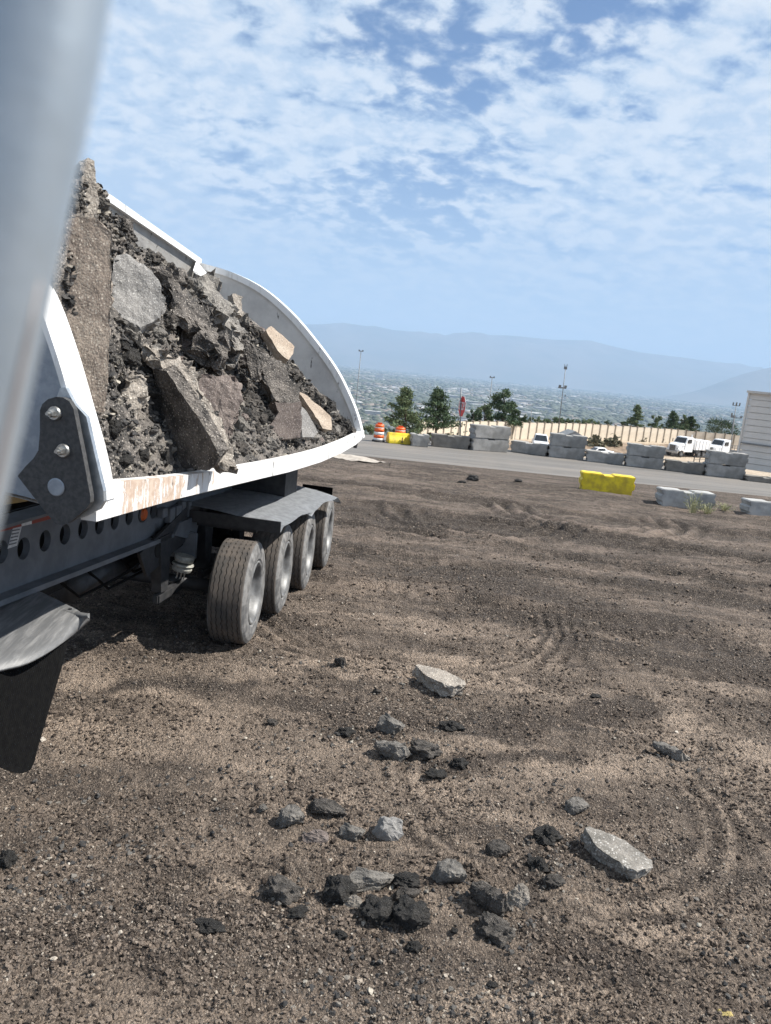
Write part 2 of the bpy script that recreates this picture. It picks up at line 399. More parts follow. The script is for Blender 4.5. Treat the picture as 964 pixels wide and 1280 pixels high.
def tube(bm, pts, rad, seg=10, caps=True):
    pts = [Vector(p) for p in pts]; rings = []
    for i, p in enumerate(pts):
        d = (pts[min(i+1, len(pts)-1)] - pts[max(i-1, 0)]).normalized()
        a = d.orthogonal().normalized() if i == 0 else (pa - d*pa.dot(d)).normalized()
        pa = a; b_ = d.cross(a); r = rad[i] if isinstance(rad, (list, tuple)) else rad
        rings.append([bm.verts.new(p + (a*math.cos(2*math.pi*j/seg) + b_*math.sin(2*math.pi*j/seg))*r) for j in range(seg)])
    for q in range(len(rings)-1):
        for j in range(seg):
            bm.faces.new((rings[q][j], rings[q][(j+1) % seg], rings[q+1][(j+1) % seg], rings[q+1][j]))
    if caps: bm.faces.new(rings[0][::-1]); bm.faces.new(rings[-1])
def lathe(bm, prof, axis_o, axis_d, seg=48, closed=False, warp=None):
    """prof: (radius, along)"""
    d = Vector(axis_d).normalized(); a = Vector((0, 0, 1)) if abs(d.z) < .7 else Vector((1, 0, 0)); b_ = d.cross(a).normalized(); a = b_.cross(d); o = Vector(axis_o); rings = []
    for j in range(seg):
        t = 2*math.pi*j/seg
        rings.append([bm.verts.new(o + d*(h + (warp(i, t) if warp else 0)) + (a*math.cos(t) + b_*math.sin(t))*r) for i, (r, h) in enumerate(prof)])
    for j in range(seg):
        A, B = rings[j], rings[(j+1) % seg]
        for i in range(len(prof)-1): bm.faces.new((A[i], B[i], B[i+1], A[i+1]))
    if closed:
        bm.faces.new([r[0] for r in rings]); bm.faces.new([r[-1] for r in rings][::-1])
def extrude_poly(bm, pts, vec):
    """solid from planar polygon pts pushed along vec"""
    a = [bm.verts.new(p) for p in pts]; b_ = [bm.verts.new(Vector(p)+Vector(vec)) for p in pts]
    bm.faces.new(a); bm.faces.new(b_[::-1]); k = len(pts)
    for i in range(k): bm.faces.new((a[i], a[(i+1) % k], b_[(i+1) % k], b_[i]))

# numpy value noise
_rs = np.random.RandomState(7); _P = _rs.rand(512, 512)
def vnoise(x, y):
    xi = np.floor(x).astype(int); yi = np.floor(y).astype(int); fx = x-xi; fy = y-yi
    fx = fx*fx*(3-2*fx); fy = fy*fy*(3-2*fy)
    g = lambda a, b: _P[a % 512, b % 512]
    return (g(xi, yi)*(1-fx)+g(xi+1, yi)*fx)*(1-fy) + (g(xi, yi+1)*(1-fx)+g(xi+1, yi+1)*fx)*fy
def fbm(x, y, o=5, g=.5):
    s = 0; a = 1; t = 0
    for i in range(o):
        s = s + a*vnoise(x*2**i+17.3*i, y*2**i+5.1*i); t += a; a *= g
    return s/t - .5

# ------------------------------------------------------------------ ground
RD = [(-9, 22.7), (1.13, 22.3), (4.0, 21.2), (6.0, 20.6), (10.2, 19.3), (16, 17.6), (40, 11)]   # near edge of the road
def road_near(x): return np.interp(x, [p[0] for p in RD], [p[1] for p in RD])
SMEARS = []     # (x, y, angle, length, width, amount) dry pale / damp dark streaks of soil
for (x0, y0, x1, y1, w_, a_) in ((860, 905, 960, 950, .16, .5), (690, 885, 860, 925, .10, .30), (250, 1105, 360, 1120, .07, .42), (150, 870, 380, 835, .10, .22),
                               (540, 820, 700, 870, .05, .35), (420, 850, 560, 842, .05, .35), (430, 822, 640, 858, .03, .3), (760, 1165, 880, 1175, .07, .3),
                               (560, 1000, 700, 1040, .12, .18), (560, 1240, 760, 1270, .10, .35), (60, 900, 330, 960, .25, .16),
                               (520, 655, 700, 665, .5, -.42), (440, 640, 964, 700, .5, -.22), (600, 720, 964, 830, .45, -.25), (560, 770, 800, 790, .2, -.3), (480, 900, 640, 920, .12, -.25), (560, 905, 800, 880, .16, -.38), (560, 960, 720, 950, .13, -.42), (700, 800, 964, 850, .25, -.35),
                               (0, 1180, 160, 1150, .12, -.4), (200, 1165, 290, 1165, .08, -.5), (640, 1130, 720, 1060, .08, -.4), (380, 880, 480, 925, .12, -.3),
                               (150, 860, 320, 850, .12, -.35), (800, 730, 964, 760, .3, -.3), (430, 690, 620, 740, .3, -.2), (700, 1180, 800, 1210, .12, -.4),
                               (740, 775, 964, 812, .14, .3), (430, 580, 560, 596, .35, .1)):
    a = gnd(x0, y0); b = gnd(x1, y1); SMEARS.append((a.x, a.y, b.x, b.y, w_, a_))
def smear(x, y):
    t = np.zeros_like(x)
    wx = x + fbm(x*2.3, y*2.3, 4)*.5; wy = y + fbm(x*2.3+40, y*2.3, 4)*.5
    for ax, ay, bx, by, w_, a_ in SMEARS:
        L2 = (bx-ax)**2+(by-ay)**2
        q = np.clip(((wx-ax)*(bx-ax)+(wy-ay)*(by-ay))/L2, 0, 1)
        d = np.hypot(wx-ax-q*(bx-ax), wy-ay-q*(by-ay))
        t = t + a_*np.exp(-(d/w_)**2)
    return t
def gz(x, y):
    x = np.asarray(x, float); y = np.asarray(y, float)
    edge = np.clip((road_near(x)-y)/1.2, 0, 1)
    c, s_ = math.cos(.18), math.sin(.18)
    u = x*c + y*s_; v = -x*s_ + y*c                                # tracks run mostly across
    h = fbm(x*.5, y*.5, 3)*.10
    h = h + fbm(u*.9, v*3.2, 5, .6)*.17*np.clip((y-4)/5, .3, 1)
    h = h + fbm(x*6, y*6, 4, .65)*.050
    h = h + np.abs(fbm(x*3.1+9, y*5.2, 5, .62))*.10*np.clip(fbm(x*.9, y*.9, 3)*4+.5, .15, 1)
    clod = np.abs(fbm(x*14, y*14, 4, .65)); h = h + clod*.075*np.clip(1.2-y/14, .3, 1)
    h = h + np.abs(fbm(x*38, y*38, 3, .65))*.030*np.clip(1.2-y/14, .3, 1)
    # raked tyre scrubs
    for cx_, cy_, r0, r1, am in ((.35, 8.6, 1.5, 2.25, .019), (1.9, 15.0, 1.1, 2.2, .05), (4.6, 16.6, 1.2, 2.6, .05), (1.4, 4.9, .9, 1.3, .012)):
        r = np.hypot(x-cx_, (y-cy_))*(1+fbm(x*.6+cx_, y*.6, 3)*.10); m_ = np.exp(-((r-(r0+r1)/2)/((r1-r0)/2))**4)*(y < cy_+.3)
        h = h + np.sin(r*2*math.pi/(.16 if am < .02 else .42))*am*m_
    # wheel tracks running across, slightly bent, with ribbed tread
    for y0, sl, bend, am in ((9.4, -.16, .010, .08), (11.2, -.16, .010, .09), (13.0, -.20, -.006, .11), (15.2, -.22, -.006, .12), (17.4, -.16, .0, .10), (7.6, -.10, .02, .05), (6.2, -.08, .03, .035)):
        dd = (y-(y0+sl*x+bend*x*x))/(.16+.0*x); trk = np.exp(-dd**2); h = h - am*trk*(.75+.25*np.sin(x*26)) + am*.6*np.exp(-((np.abs(dd)-1.9)/.6)**2)
    # windrow of spoil by the road edge
    d = (road_near(x)-.5-y); h = h + .10*np.exp(-(d/.45)**2)*(.4+1.6*np.clip(fbm(x*1.3, y*2, 4)+.5, 0, 1))*(x > 0)
    return (h-.012)*edge - .0*x
def axis(segs):
    out = [segs[0][0]]
    for a, b, s0, s1 in segs:
        p = a
        while p < b - 1e-6:
            f = (p-a)/(b-a); p += s0*(1-f)+s1*f; out.append(min(p, b))
    return np.array(out)
xs = axis([(-60, -12, 4, .5), (-12, -4, .3, .06), (-4, -2.2, .05, .016), (-2.2, 3.2, .0155, .0155), (3.2, 8, .018, .05), (8, 18, .05, .3), (18, 60, .5, 5)])
ys = axis([(-40, -2, 4, .6), (-2, 2.4, .4, .05), (2.4, 5, .0145, .018), (5, 12, .018, .05), (12, 23.2, .05, .08)])
X, Y = np.meshgrid(xs, ys)
Z = gz(X, Y)
def sheet(name, X, Y, Z, mat, tone=None, **kw):
    ny, nx = X.shape; co = np.stack([X, Y, Z], -1).reshape(-1, 3)
    i = np.arange(ny*nx).reshape(ny, nx)
    q = np.stack([i[:-1, :-1], i[:-1, 1:], i[1:, 1:], i[1:, :-1]], -1).reshape(-1, 4)
    me = bpy.data.meshes.new(name); me.vertices.add(len(co)); me.vertices.foreach_set('co', co.ravel())
    me.loops.add(q.size); me.loops.foreach_set('vertex_index', q.ravel())
    me.polygons.add(len(q)); me.polygons.foreach_set('loop_start', np.arange(0, q.size, 4)); me.polygons.foreach_set('loop_total', np.full(len(q), 4))
    me.update(); me.validate(); me.shade_smooth()
    if tone is not None:
        at = me.attributes.new('tone', 'FLOAT', 'POINT'); at.data.foreach_set('value', tone.ravel().astype(np.float32))
    return link(name, me, mat=mat, **kw)
def track_tone(x, y):
    """darker along the wheel ruts, paler between them, pale and dark rings in the scrubs"""
    t = np.zeros_like(x); wob_ = fbm(x*.7, y*.7, 3)*.5
    for y0, sl, bend, am in ((9.4, -.16, .010, .34), (9.95, -.16, .010, -.22), (11.2, -.16, .010, .38), (12.1, -.18, .0, -.25), (13.0, -.20, -.006, .4), (14.2, -.2, -.006, -.3), (15.2, -.22, -.006, .42), (16.3, -.2, -.0, -.3), (17.4, -.16, .0, .4), (18.8, -.16, .0, -.25), (7.6, -.10, .02, .28), (8.2, -.12, .02, -.22), (6.2, -.08, .03, .2), (5.5, -.12, .03, -.2)):
        dd = (y+wob_-(y0+sl*x+bend*x*x))/(.13+.012*y); t = t - am*np.exp(-dd**2)*np.clip(.3+fbm(x*1.1+y0, y*1.1, 4)*3.2, 0, 1.2)
    for cx_, cy_, r0, r1, am in ((.35, 8.6, 1.5, 2.25, .26), (1.9, 15.0, 1.1, 2.2, .3), (4.6, 16.6, 1.2, 2.6, .3), (1.4, 4.9, .9, 1.3, .2), (1.9, 4.6, .7, 1.2, .18)):
        r = np.hypot(x-cx_, y-cy_)*(1+fbm(x*.6+cx_, y*.6, 3)*.10); m_ = np.exp(-((r-(r0+r1)/2)/((r1-r0)/2))**4)*(y < cy_+.3)
        t = t + np.sin(r*2*math.pi/(.16 if cy_ < 10 else .42))*am*m_*np.clip(.5+fbm(x*2.2, y*2.2+3, 3)*4, 0, 1.2)
    return t
tone = .475 + smear(X, Y)*1.5 + fbm(X*.8, Y*2.2, 4)*.5 + track_tone(X, Y) - np.clip((Y-6)/16, 0, 1)*.05
sheet('dirt_ground', X, Y, Z, 'soil', tone, kind='structure')

# road: one sheet just above the lot it is laid on
def far_edge(x): return np.interp(x, [-60, 1.0, 13, 60], [30.6, 28.9, 28.1, 25])
xr = np.linspace(-60, 60, 121)
rows = []
for t in np.linspace(0, 1, 12):
    y = (road_near(xr)-1.0)*(1-t)+(far_edge(xr)+1.6)*t; rows.append(y)
Yr = np.array(rows); Xr = np.tile(xr, (12, 1))
sheet('road', Xr, Yr, np.full_like(Xr, -.030), 'road_asphalt', kind='structure')
me_ = bpy.data.meshes.new('verge')
# the lot, the bank and the hillside beyond the road, down to the valley
def hz(x, y):
    x = np.asarray(x, float); y = np.asarray(y, float)
    wy = WALLY(x)
    z = np.interp(y, [0, 31, 60, 100, 108], [-.08, -.08, -3.6, -7.0, -7.3])
    bank = np.clip((y-(wy-13))/10, 0, 1); bank = bank*bank*(3-2*bank)
    zb = WALLZ(x)-.15
    z = z*(1-bank) + zb*bank
    z = z + fbm(x*.35, y*.35, 4)*.8*np.where((y > wy-13) & (y < wy-1.5), 1, 0)*np.clip((y-(wy-13))/3, 0, 1)*np.clip((wy-1.5-y)/3, 0, 1)
    down = np.clip(y-wy-3, 0, 1e9)
    z = z - np.minimum(down*.27, 250)
    return np.maximum(z, -200)
WP = [(525, 527.5, 93), (600, 527, 106), (739, 530, 126), (850, 537.5, 140), (930, 545, 142)]    # top line of the wall, distances
wpt = [atd(x, y, d) for x, y, d in WP]
WALLH = 2.4
_wx = [p.x for p in wpt]; _wy = [p.y for p in wpt]; _wz = [p.z-WALLH for p in wpt]
def WALLY(x): return np.interp(x, [-300]+_wx+[400], [93]+_wy+[150])
def WALLZ(x): return np.interp(x, [-300]+_wx+[400], [_wz[0]]+_wz+[_wz[-1]])
xh = axis([(-9000, -200, 900, 60), (-200, 0, 20, 2.5), (0, 110, 1.2, 1.2), (110, 300, 4, 20), (300, 9000, 60, 900)])
yh = axis([(19, 30, 11, 11), (30, 90, 4, 2), (90, 210, 1.0, 1.0), (210, 1400, 5, 60)])
Xh, Yh = np.meshgrid(xh, yh)
Zh = hz(Xh, Yh); Zh[0, :] = -.2
wy_ = WALLY(Xh)
sheet('hillside', Xh, Yh, Zh, 'bank_dirt', np.clip((Yh-(wy_-15))/3, 0, 1)*np.clip((wy_-2-Yh)/2, 0, 1), kind='structure')
xv = np.linspace(-42000, 42000, 40); yv = np.linspace(-2000, 40000, 40)
Xv, Yv = np.meshgrid(xv, yv)
sheet('valley_floor', Xv, Yv, np.full_like(Xv, -195.), 'valley_ground', kind='structure')

# mountains: ridge heights (pixel column, pixel row) at about 27 km
def mountains(name, prof, dist, depth, seed, amp):
    px_ = np.array([p[0] for p in prof], float); py_ = np.array([p[1] for p in prof], float)
    cx_ = np.linspace(px_[0], px_[-1], 420)
    top = np.array([atd(a, b, dist) for a, b in zip(cx_, np.interp(cx_, px_, py_))])
    rows = 60; Xm = np.zeros((rows, 420)); Ym = np.zeros((rows, 420)); Zm = np.zeros((rows, 420))
    for r in range(rows):
        t = r/(rows-1)                      # 0 foot near, .7 ridge, 1 behind
        yy = dist + (t-.7)*depth
        k_ = np.where(t <= .7, (t/.7)**1.25, 1-(t-.7)/.3*.8)
        sx = top[:, 0]*yy/dist*0 + top[:, 0]
        rid = fbm(sx/2600+seed, np.full(420, yy/4200.), 6, .55)
        Xm[r] = sx; Ym[r] = yy; Zm[r] = -197 + (top[:, 2]+197)*k_*(1+rid*amp*(1-abs(t-.7)/.7 if t < .7 else 1)*(0 if abs(t-.7) < .008 else 1))
    sheet(name, Xm, Ym, Zm, 'mountain_rock', kind='structure')
mountains('mountain_range', [(-260, 372), (60, 395), (300, 405), (400, 405), (430, 403), (490, 412), (560, 421), (600, 418), (640, 419), (690, 424), (738, 425), (760, 431), (800, 440), (850, 446), (900, 453), (935, 462), (1100, 470), (1400, 480)], 30000, 9000, 3, .55)
mountains('mountain_spur', [(820, 500), (870, 490), (905, 477), (940, 466), (965, 461), (1100, 445), (1300, 430)], 21000, 6000, 9, .45)

# ------------------------------------------------------------------ haze box
def haze():
    bm = bmesh.new(); box(bm, (0, 18000, 1050), (90000, 46000, 2520))
    m = bpy.data.materials.new('haze_air'); m.use_nodes = True; k = NT(m.node_tree); k.n.clear()
    v = k.add('ShaderNodeVolumePrincipled'); v.inputs['Color'].default_value = (.44, .60, .82, 1); v.inputs['Density'].default_value = 5.8e-5
    v.inputs['Anisotropy'].default_value = .0
    o_ = k.add('ShaderNodeOutputMaterial'); k.l.new(v.outputs[0], o_.inputs['Volume'])
    me = bpy.data.meshes.new('haze'); bm.to_mesh(me); bm.free(); me.materials.append(m)
    link('haze', me, kind='stuff', label='pale blue summer haze lying over the valley', cat='haze')
haze()

# ------------------------------------------------------------------ far city
rng = random.Random(5); nr = np.random.RandomState(11)
def boxes_mesh(name, P, S, A, mat):
    """many boxes without bottom: P centre-bottom, S sizes, A angle"""
    n_ = len(P); c = np.cos(A); s = np.sin(A)
    cor = np.array([(-.5, -.5, 0), (.5, -.5, 0), (.5, .5, 0), (-.5, .5, 0), (-.5, -.5, 1), (.5, -.5, 1), (.5, .5, 1), (-.5, .5, 1)])
    v = cor[None]*S[:, None]; x = v[..., 0]*c[:, None]-v[..., 1]*s[:, None]; y = v[..., 0]*s[:, None]+v[..., 1]*c[:, None]
    co = np.stack([x, y, v[..., 2]], -1)+P[:, None]
    fa = np.array([(0, 1, 5, 4), (1, 2, 6, 5), (2, 3, 7, 6), (3, 0, 4, 7), (4, 5, 6, 7)])
    q = (fa[None]+8*np.arange(n_)[:, None, None]).reshape(-1, 4)
    me = bpy.data.meshes.new(name); me.vertices.add(n_*8); me.vertices.foreach_set('co', co.ravel())
    me.loops.add(q.size); me.loops.foreach_set('vertex_index', q.ravel()); me.polygons.add(len(q))
    me.polygons.foreach_set('loop_start', np.arange(0, q.size, 4)); me.polygons.foreach_set('loop_total', np.full(len(q), 4)); me.update()
    me.materials.append(MATS[mat]); return me
def scatter_city(n_, ymin, ymax, pw):
    y = ymin*(ymax/ymin)**(nr.rand(n_)**pw); x = (nr.rand(n_)*1.5-.45)*y
    return x, y
for nm, mt, cnt, lo, hi in (('city_pale', 'city_white', 1900, 14, 90), ('city_mid', 'city_grey', 4500, 12, 50), ('city_warm', 'city_tan', 4000, 10, 40)):
    x, y = scatter_city(cnt, 1500, 24000, .9)
    k_ = (vnoise(x/700, y/1500)*.6+vnoise(x/240, y/900+30)*.4) > (.52 if nm == 'city_pale' else .40); x = x[k_]; y = y[k_]
    S = np.stack([lo+(hi-lo)*nr.rand(len(x))**2.5, lo+(hi-lo)*nr.rand(len(x))**3, 4+7*nr.rand(len(x))], -1)
    S[:, :2] *= (1+y/9000)[:, None]
    me = boxes_mesh('distant_buildings', np.stack([x, y, np.full_like(x, -195.2)], -1), S, np.full(len(x), .25)+(nr.rand(len(x)) > .5)*nr.rand(len(x))*1.5, mt)
    link('distant_buildings', me, kind='stuff', label={'city_pale': 'pale roofs of the hazy city far down on the valley floor', 'city_mid': 'grey roofs of the hazy city far down on the valley floor', 'city_warm': 'tan houses of the hazy city far down on the valley floor'}[nm], cat='distant city')
# tree clumps of the city
x, y = scatter_city(36000, 1300, 25000, .9)
S = np.stack([9+34*nr.rand(len(x))**1.6, 9+34*nr.rand(len(x))**1.6, 4+9*nr.rand(len(x))], -1)*np.clip(.35+1.6*vnoise(x/300, y/1100+7), .4, 1.7)[:, None]; S[:, :2] *= (1+y/7000)[:, None]
cor = np.array([(1, 0, .35), (0, 1, .3), (-1, 0, .35), (0, -1, .3), (0, 0, 1), (.7, .7, 0), (-.7, .7, 0), (-.7, -.7, 0), (.7, -.7, 0)])*np.array([.5, .5, 1])
co = (cor[None]*S[:, None] + np.stack([x, y, np.full_like(x, -195.5)], -1)[:, None]).reshape(-1, 3)
fa = np.array([(0, 1, 4), (1, 2, 4), (2, 3, 4), (3, 0, 4), (5, 1, 0), (6, 2, 1), (7, 3, 2), (8, 0, 3), (5, 6, 1), (6, 7, 2), (7, 8, 3), (8, 5, 0)])
q = (fa[None]+9*np.arange(len(x))[:, None, None]).reshape(-1, 3)
me = bpy.data.meshes.new('distant_trees'); me.from_pydata([], [], []); me.vertices.add(len(co)); me.vertices.foreach_set('co', co.ravel())
me.loops.add(q.size); me.loops.foreach_set('vertex_index', q.ravel()); me.polygons.add(len(q))
me.polygons.foreach_set('loop_start', np.arange(0, q.size, 3)); me.polygons.foreach_set('loop_total', np.full(len(q), 3)); me.update()
link('distant_trees', me, mat='city_tree', kind='stuff', label='dark tree cover between the roofs of the distant city', cat='distant trees')
# the larger pale halls that can be told apart
def far_hall(px_, py_, w_, h_, mat, label, domed=False):
    r = ray(px_, py_); t = (-195-EYE)/r.z; p = C+r*t; sc_ = t/FPX
    e = empty('warehouse', (p.x, p.y, -195.1), .1, label=label, cat='building')
    bm = bmesh.new(); W = w_*sc_; Hh = h_*sc_
    if domed:
        prof = [(math.cos(a)*W/2, 0, math.sin(a)*Hh) for a in np.linspace(0, math.pi, 13)]
        extrude_poly(bm, [Vector(p_) for p_ in prof], (0, W*.6, 0)); objb('arched_hall', bm, mat, e)
    else:
        box(bm, (0, W*.3, Hh*.45), (W, W*.6, Hh*.9)); objb('wall', bm, mat, e)
        bm = bmesh.new(); box(bm, (0, W*.3, Hh*.95), (W*1.02, W*.62, Hh*.1)); objb('roof', bm, 'city_white', e)
for a in ((474, 473, 10, 5, 'city_white', 'small white arched hall far off, left above the leftmost pine', True),
          (466, 520, 20, 6, 'city_white', 'white hall in the valley just left of the leftmost pine'),
          (562, 498, 22, 4, 'city_white', 'long white warehouse in the valley right above the second pine'),
          (604, 519, 18, 5, 'city_white', 'white warehouse in the valley between stop sign and the bushy right pine'),
          (525, 526, 16, 7, 'city_white', 'white building glimpsed between the two left pines'),
          (566, 526, 14, 6, 'city_white', 'white building glimpsed beside the second pine and the stop sign'),
          (655, 503, 26, 3, 'city_white', 'low pale warehouse strip in the valley right of the bushy right pine'),
          (745, 513, 24, 3, 'city_white', 'low pale warehouse strip in the valley right of the tall pole'),
          (590, 505, 20, 3, 'city_grey', 'grey flat warehouse in the valley above the stop sign'),
          (680, 514, 22, 4, 'city_white', 'pale flat warehouse in the valley left of the tall pole'),
          (820, 512, 16, 3, 'city_white', 'small pale hall in the valley above the right row of trees')):
    far_hall(*a)

# ------------------------------------------------------------------ concrete blocks
def block_mesh(name, L, W, Hh, mat, seed=0, base=True):
    """interlocking block: stepped, chipped ends, groove along the top middle"""
    bm = bmesh.new()
    z0, z1 = 0, Hh
    e = .055
    prof = [(-L/2+e, z0), (L/2-e, z0), (L/2-e, z0+Hh*.30), (L/2, z0+Hh*.38), (L/2, z0+Hh*.62), (L/2-e*.8, z0+Hh*.70), (L/2-.01, z1-.01), (L/2-.04, z1),
            (.16, z1), (.12, z1-.035), (-.12, z1-.035), (-.16, z1),
            (-L/2+.03, z1), (-L/2, z1-.03), (-L/2+e*.8, z0+Hh*.70), (-L/2, z0+Hh*.6), (-L/2+.01, z0+Hh*.36), (-L/2+e, z0+Hh*.28)]
    extrude_poly(bm, [Vector((a, -W/2, b)) for a, b in prof], (0, W, 0))
    bmesh.ops.recalc_face_normals(bm, faces=bm.faces)
    bmesh.ops.bevel(bm, geom=[e_ for e_ in bm.edges if abs(e_.verts[0].co.y-e_.verts[1].co.y) < 1e-5], offset=.02, segments=2, affect='EDGES', clamp_overlap=True)
    bmesh.ops.triangulate(bm, faces=bm.faces)
    bmesh.ops.subdivide_edges(bm, edges=[e_ for e_ in bm.edges if e_.calc_length() > .3], cuts=3)
    bmesh.ops.triangulate(bm, faces=bm.faces)
    for v in bm.verts:
        p = v.co*5 + Vector((seed*7.1, 0, 0)); v.co += mn.noise_vector(p)*.007
    return mesh_bm(name, bm, mat)
def between(pxa, pxb, z=0.0):
    a, b = gnd(*pxa, z), gnd(*pxb, z); return a, b
def put_block(pxa, pxb, hpx, mat, label, stack=1, group=None, cat='concrete block', z=0, name='concrete_block', depth=.55):
    a, b = between(pxa, pxb, z); L = (b-a).length; mid = (a+b)/2; dist = (mid-C).dot(F)
    Hh = hpx*dist/FPX/stack*1.03; ang = math.atan2(b.y-a.y, b.x-a.x)
    nrm = Vector((-math.sin(ang), math.cos(ang), 0))
    out = []
    for i in range(stack):
        me = block_mesh(name, L*(1 if i == 0 else .985), depth, Hh-.008, mat, seed=pxa[0]+i)
        lb = label if stack == 1 else label[i]
        o = link(name, me, label=lb, cat=None); o['category'] = cat
        o.location = mid + nrm*depth/2 + Vector((.02*i, 0, z-.03+i*Hh)); o.rotation_euler = (0, 0, ang+(.006 if i else 0))
        if group: o['group'] = group
        out.append(o)
    return out
G1 = 'concrete blocks lined up along the far side of the road'
put_block((513.5, 556.5), (537, 558.5), 15, 'concrete', 'small grey concrete block at the left end of the far row, beside the yellow barrier', group=G1)
put_block((539, 557), (587, 561.5), 15.5, 'concrete_dark', 'brownish single concrete block directly behind the stop sign', group=G1)
put_block((589.5, 562), (636, 565), 31, 'concrete', ['lower block of the two stacked just right of the stop sign', 'upper block of the two stacked just right of the stop sign'], 2, G1)
put_block((637, 563.5), (683, 570), 14, 'concrete', 'low single block in front of the white pickup', group=G1)
put_block((684.5, 570), (731, 575), 29, 'concrete', ['lower block of the stack in front of the tall pole', 'upper block of the stack in front of the tall pole'], 2, G1)
put_block((732, 575.5), (780, 581), 13.5, 'concrete', 'low single block in front of the parked pale car, behind the yellow block', group=G1)
put_block((781, 581.5), (829, 587), 28, 'concrete', ['lower block of the stack left of the two white trucks', 'upper block of the stack left of the two white trucks'], 2, G1)
put_block((830.5, 587), (880, 593), 13.5, 'concrete_dark', 'low single block below the dark metal gate', group=G1)
put_block((881, 593.5), (931, 599), 31, 'concrete', ['lower block of the stack beside the sided building', 'upper block of the stack beside the sided building'], 2, G1)
put_block((932, 600), (985, 606), 7, 'concrete_dark', 'low kerb block at the foot of the sided building', group=G1)
def split_block(pxa, pxb, hpx, mat, label, name, cat, seed):
    a, b = between(pxa, pxb); L = (b-a).length; mid = (a+b)/2; dist = (mid-C).dot(F); Hh = hpx*dist/FPX
    ang = math.atan2(b.y-a.y, b.x-a.x); nrm = Vector((-math.sin(ang), math.cos(ang), 0))
    me = block_mesh(name, L, .5, Hh, mat, seed); o = link(name, me, label=label, cat=cat)
    o.location = mid+nrm*.25+Vector((0, 0, -.03)); o.rotation_euler = (0, 0, ang); return o
split_block((725, 613), (792, 620.5), 24.5, 'yellow_paint', 'bright yellow painted concrete block at the near edge of the road', 'road_block', 'concrete block', 3)
split_block((824.5, 632), (893, 639), 22.5, 'concrete_light', 'grey concrete block with dry weeds growing against it at the near road edge', 'road_block', 'concrete block', 5)
split_block((934, 645.5), (1003, 652), 21.5, 'concrete_light', 'grey concrete block cut off by the right edge of the photo', 'road_block', 'concrete block', 8)

# dry weeds against the grey block
def weed_at(p, h, n_, spread, label, cat='weed', mat='weed', seed=1):
    rg = random.Random(seed); bm = bmesh.new()
    for i in range(n_):
        a = rg.uniform(0, 6.28); r = rg.uniform(0, spread); hh = h*rg.uniform(.4, 1)
        b0 = Vector((r*.25*math.cos(a), r*.25*math.sin(a), -.02)); t = Vector((r*math.cos(a), r*math.sin(a), hh)); m_ = (b0+t)/2+Vector((0, 0, hh*.15))
        w_ = Vector((math.sin(a), -math.cos(a), 0))*.006
        vs = [bm.verts.new(v) for v in (b0-w_, b0+w_, m_+w_, m_-w_)]; bm.faces.new(vs)
        v2 = bm.verts.new(t); bm.faces.new((vs[3], vs[2], v2))
        for j in range(3):
            q = b0.lerp(t, rg.uniform(.4, 1)); d = Vector((rg.uniform(-1, 1), rg.uniform(-1, 1), rg.uniform(-.2, 1)))*.05
            vv = [bm.verts.new(q), bm.verts.new(q+d+Vector((0, 0, .012))), bm.verts.new(q+d*1.3), bm.verts.new(q+d*.9-Vector((0, 0, .012)))]; bm.faces.new(vv)
    return objb('weed_clump', bm, mat, label=label, cat=cat) , p
for i, (x_, y_, h_, s_, lb) in enumerate(((866, 640, .55, .30, 'tall dry weed in front of the grey block at the road edge'), (884, 641, .30, .3, 'low dry weed at the right corner of the grey block'), (905, 641, .22, .35, 'sprawling weed stalks just right of the grey block'))):
    o, _ = weed_at(None, h_, 40, s_, lb, seed=i); g = gnd(x_, y_); o.location = (g.x, g.y, float(gz(g.x, g.y)))

# ------------------------------------------------------------------ traffic drums and yellow barrier
def drum(loc, r, h, label, name='traffic_drum', squat=False):
    e = empty(name, loc, label=label, cat='traffic drum')
    zs = [0, .07, .07, .24, .24, .27, .27, .43, .43, .46, .46, .62, .62, .65, .65, .80, .80, .83, .83, .95, .97, 1.0]
    def ring(z0, z1, mt, nm, r0, r1):
        bm = bmesh.new(); lathe(bm, [(0.001, z0*h), (r0*r, z0*h), (r1*r, z1*h), (.001, z1*h)], (0, 0, 0), (0, 0, 1), 24); objb(nm, bm, mt, e, True)
    bm = bmesh.new(); lathe(bm, [(.01, 0), (r*1.25, 0), (r*1.25, .04), (r*1.1, .07), (.01, .07)], (0, 0, 0), (0, 0, 1), 20); objb('rubber_base', bm, 'black_rubber_base', e)
    st = [(.07, .22, 'drum_white', 1.0, .98), (.225, .40, 'drum_orange', .98, .96), (.405, .57, 'drum_white', .95, .93), (.575, .78, 'drum_orange', .93, .9), (.785, .83, 'drum_white', .89, .88), (.83, 1.0, 'drum_orange', .88, .80)]
    for a, b, mt, r0, r1 in st: ring(a, b, mt, 'stripe_band', r0, r1)
    bm = bmesh.new(); box(bm, (0, 0, h+.03), (r*.9, .03, .07), bev=.01); objb('handle', bm, 'drum_orange', e)
    return e
g = gnd(473, 551); drum((g.x, g.y, -.03), .20, .66, 'orange and white striped traffic drum standing alone left of the yellow barrier')
g = gnd(500, 551); gg = gnd(500, 551)
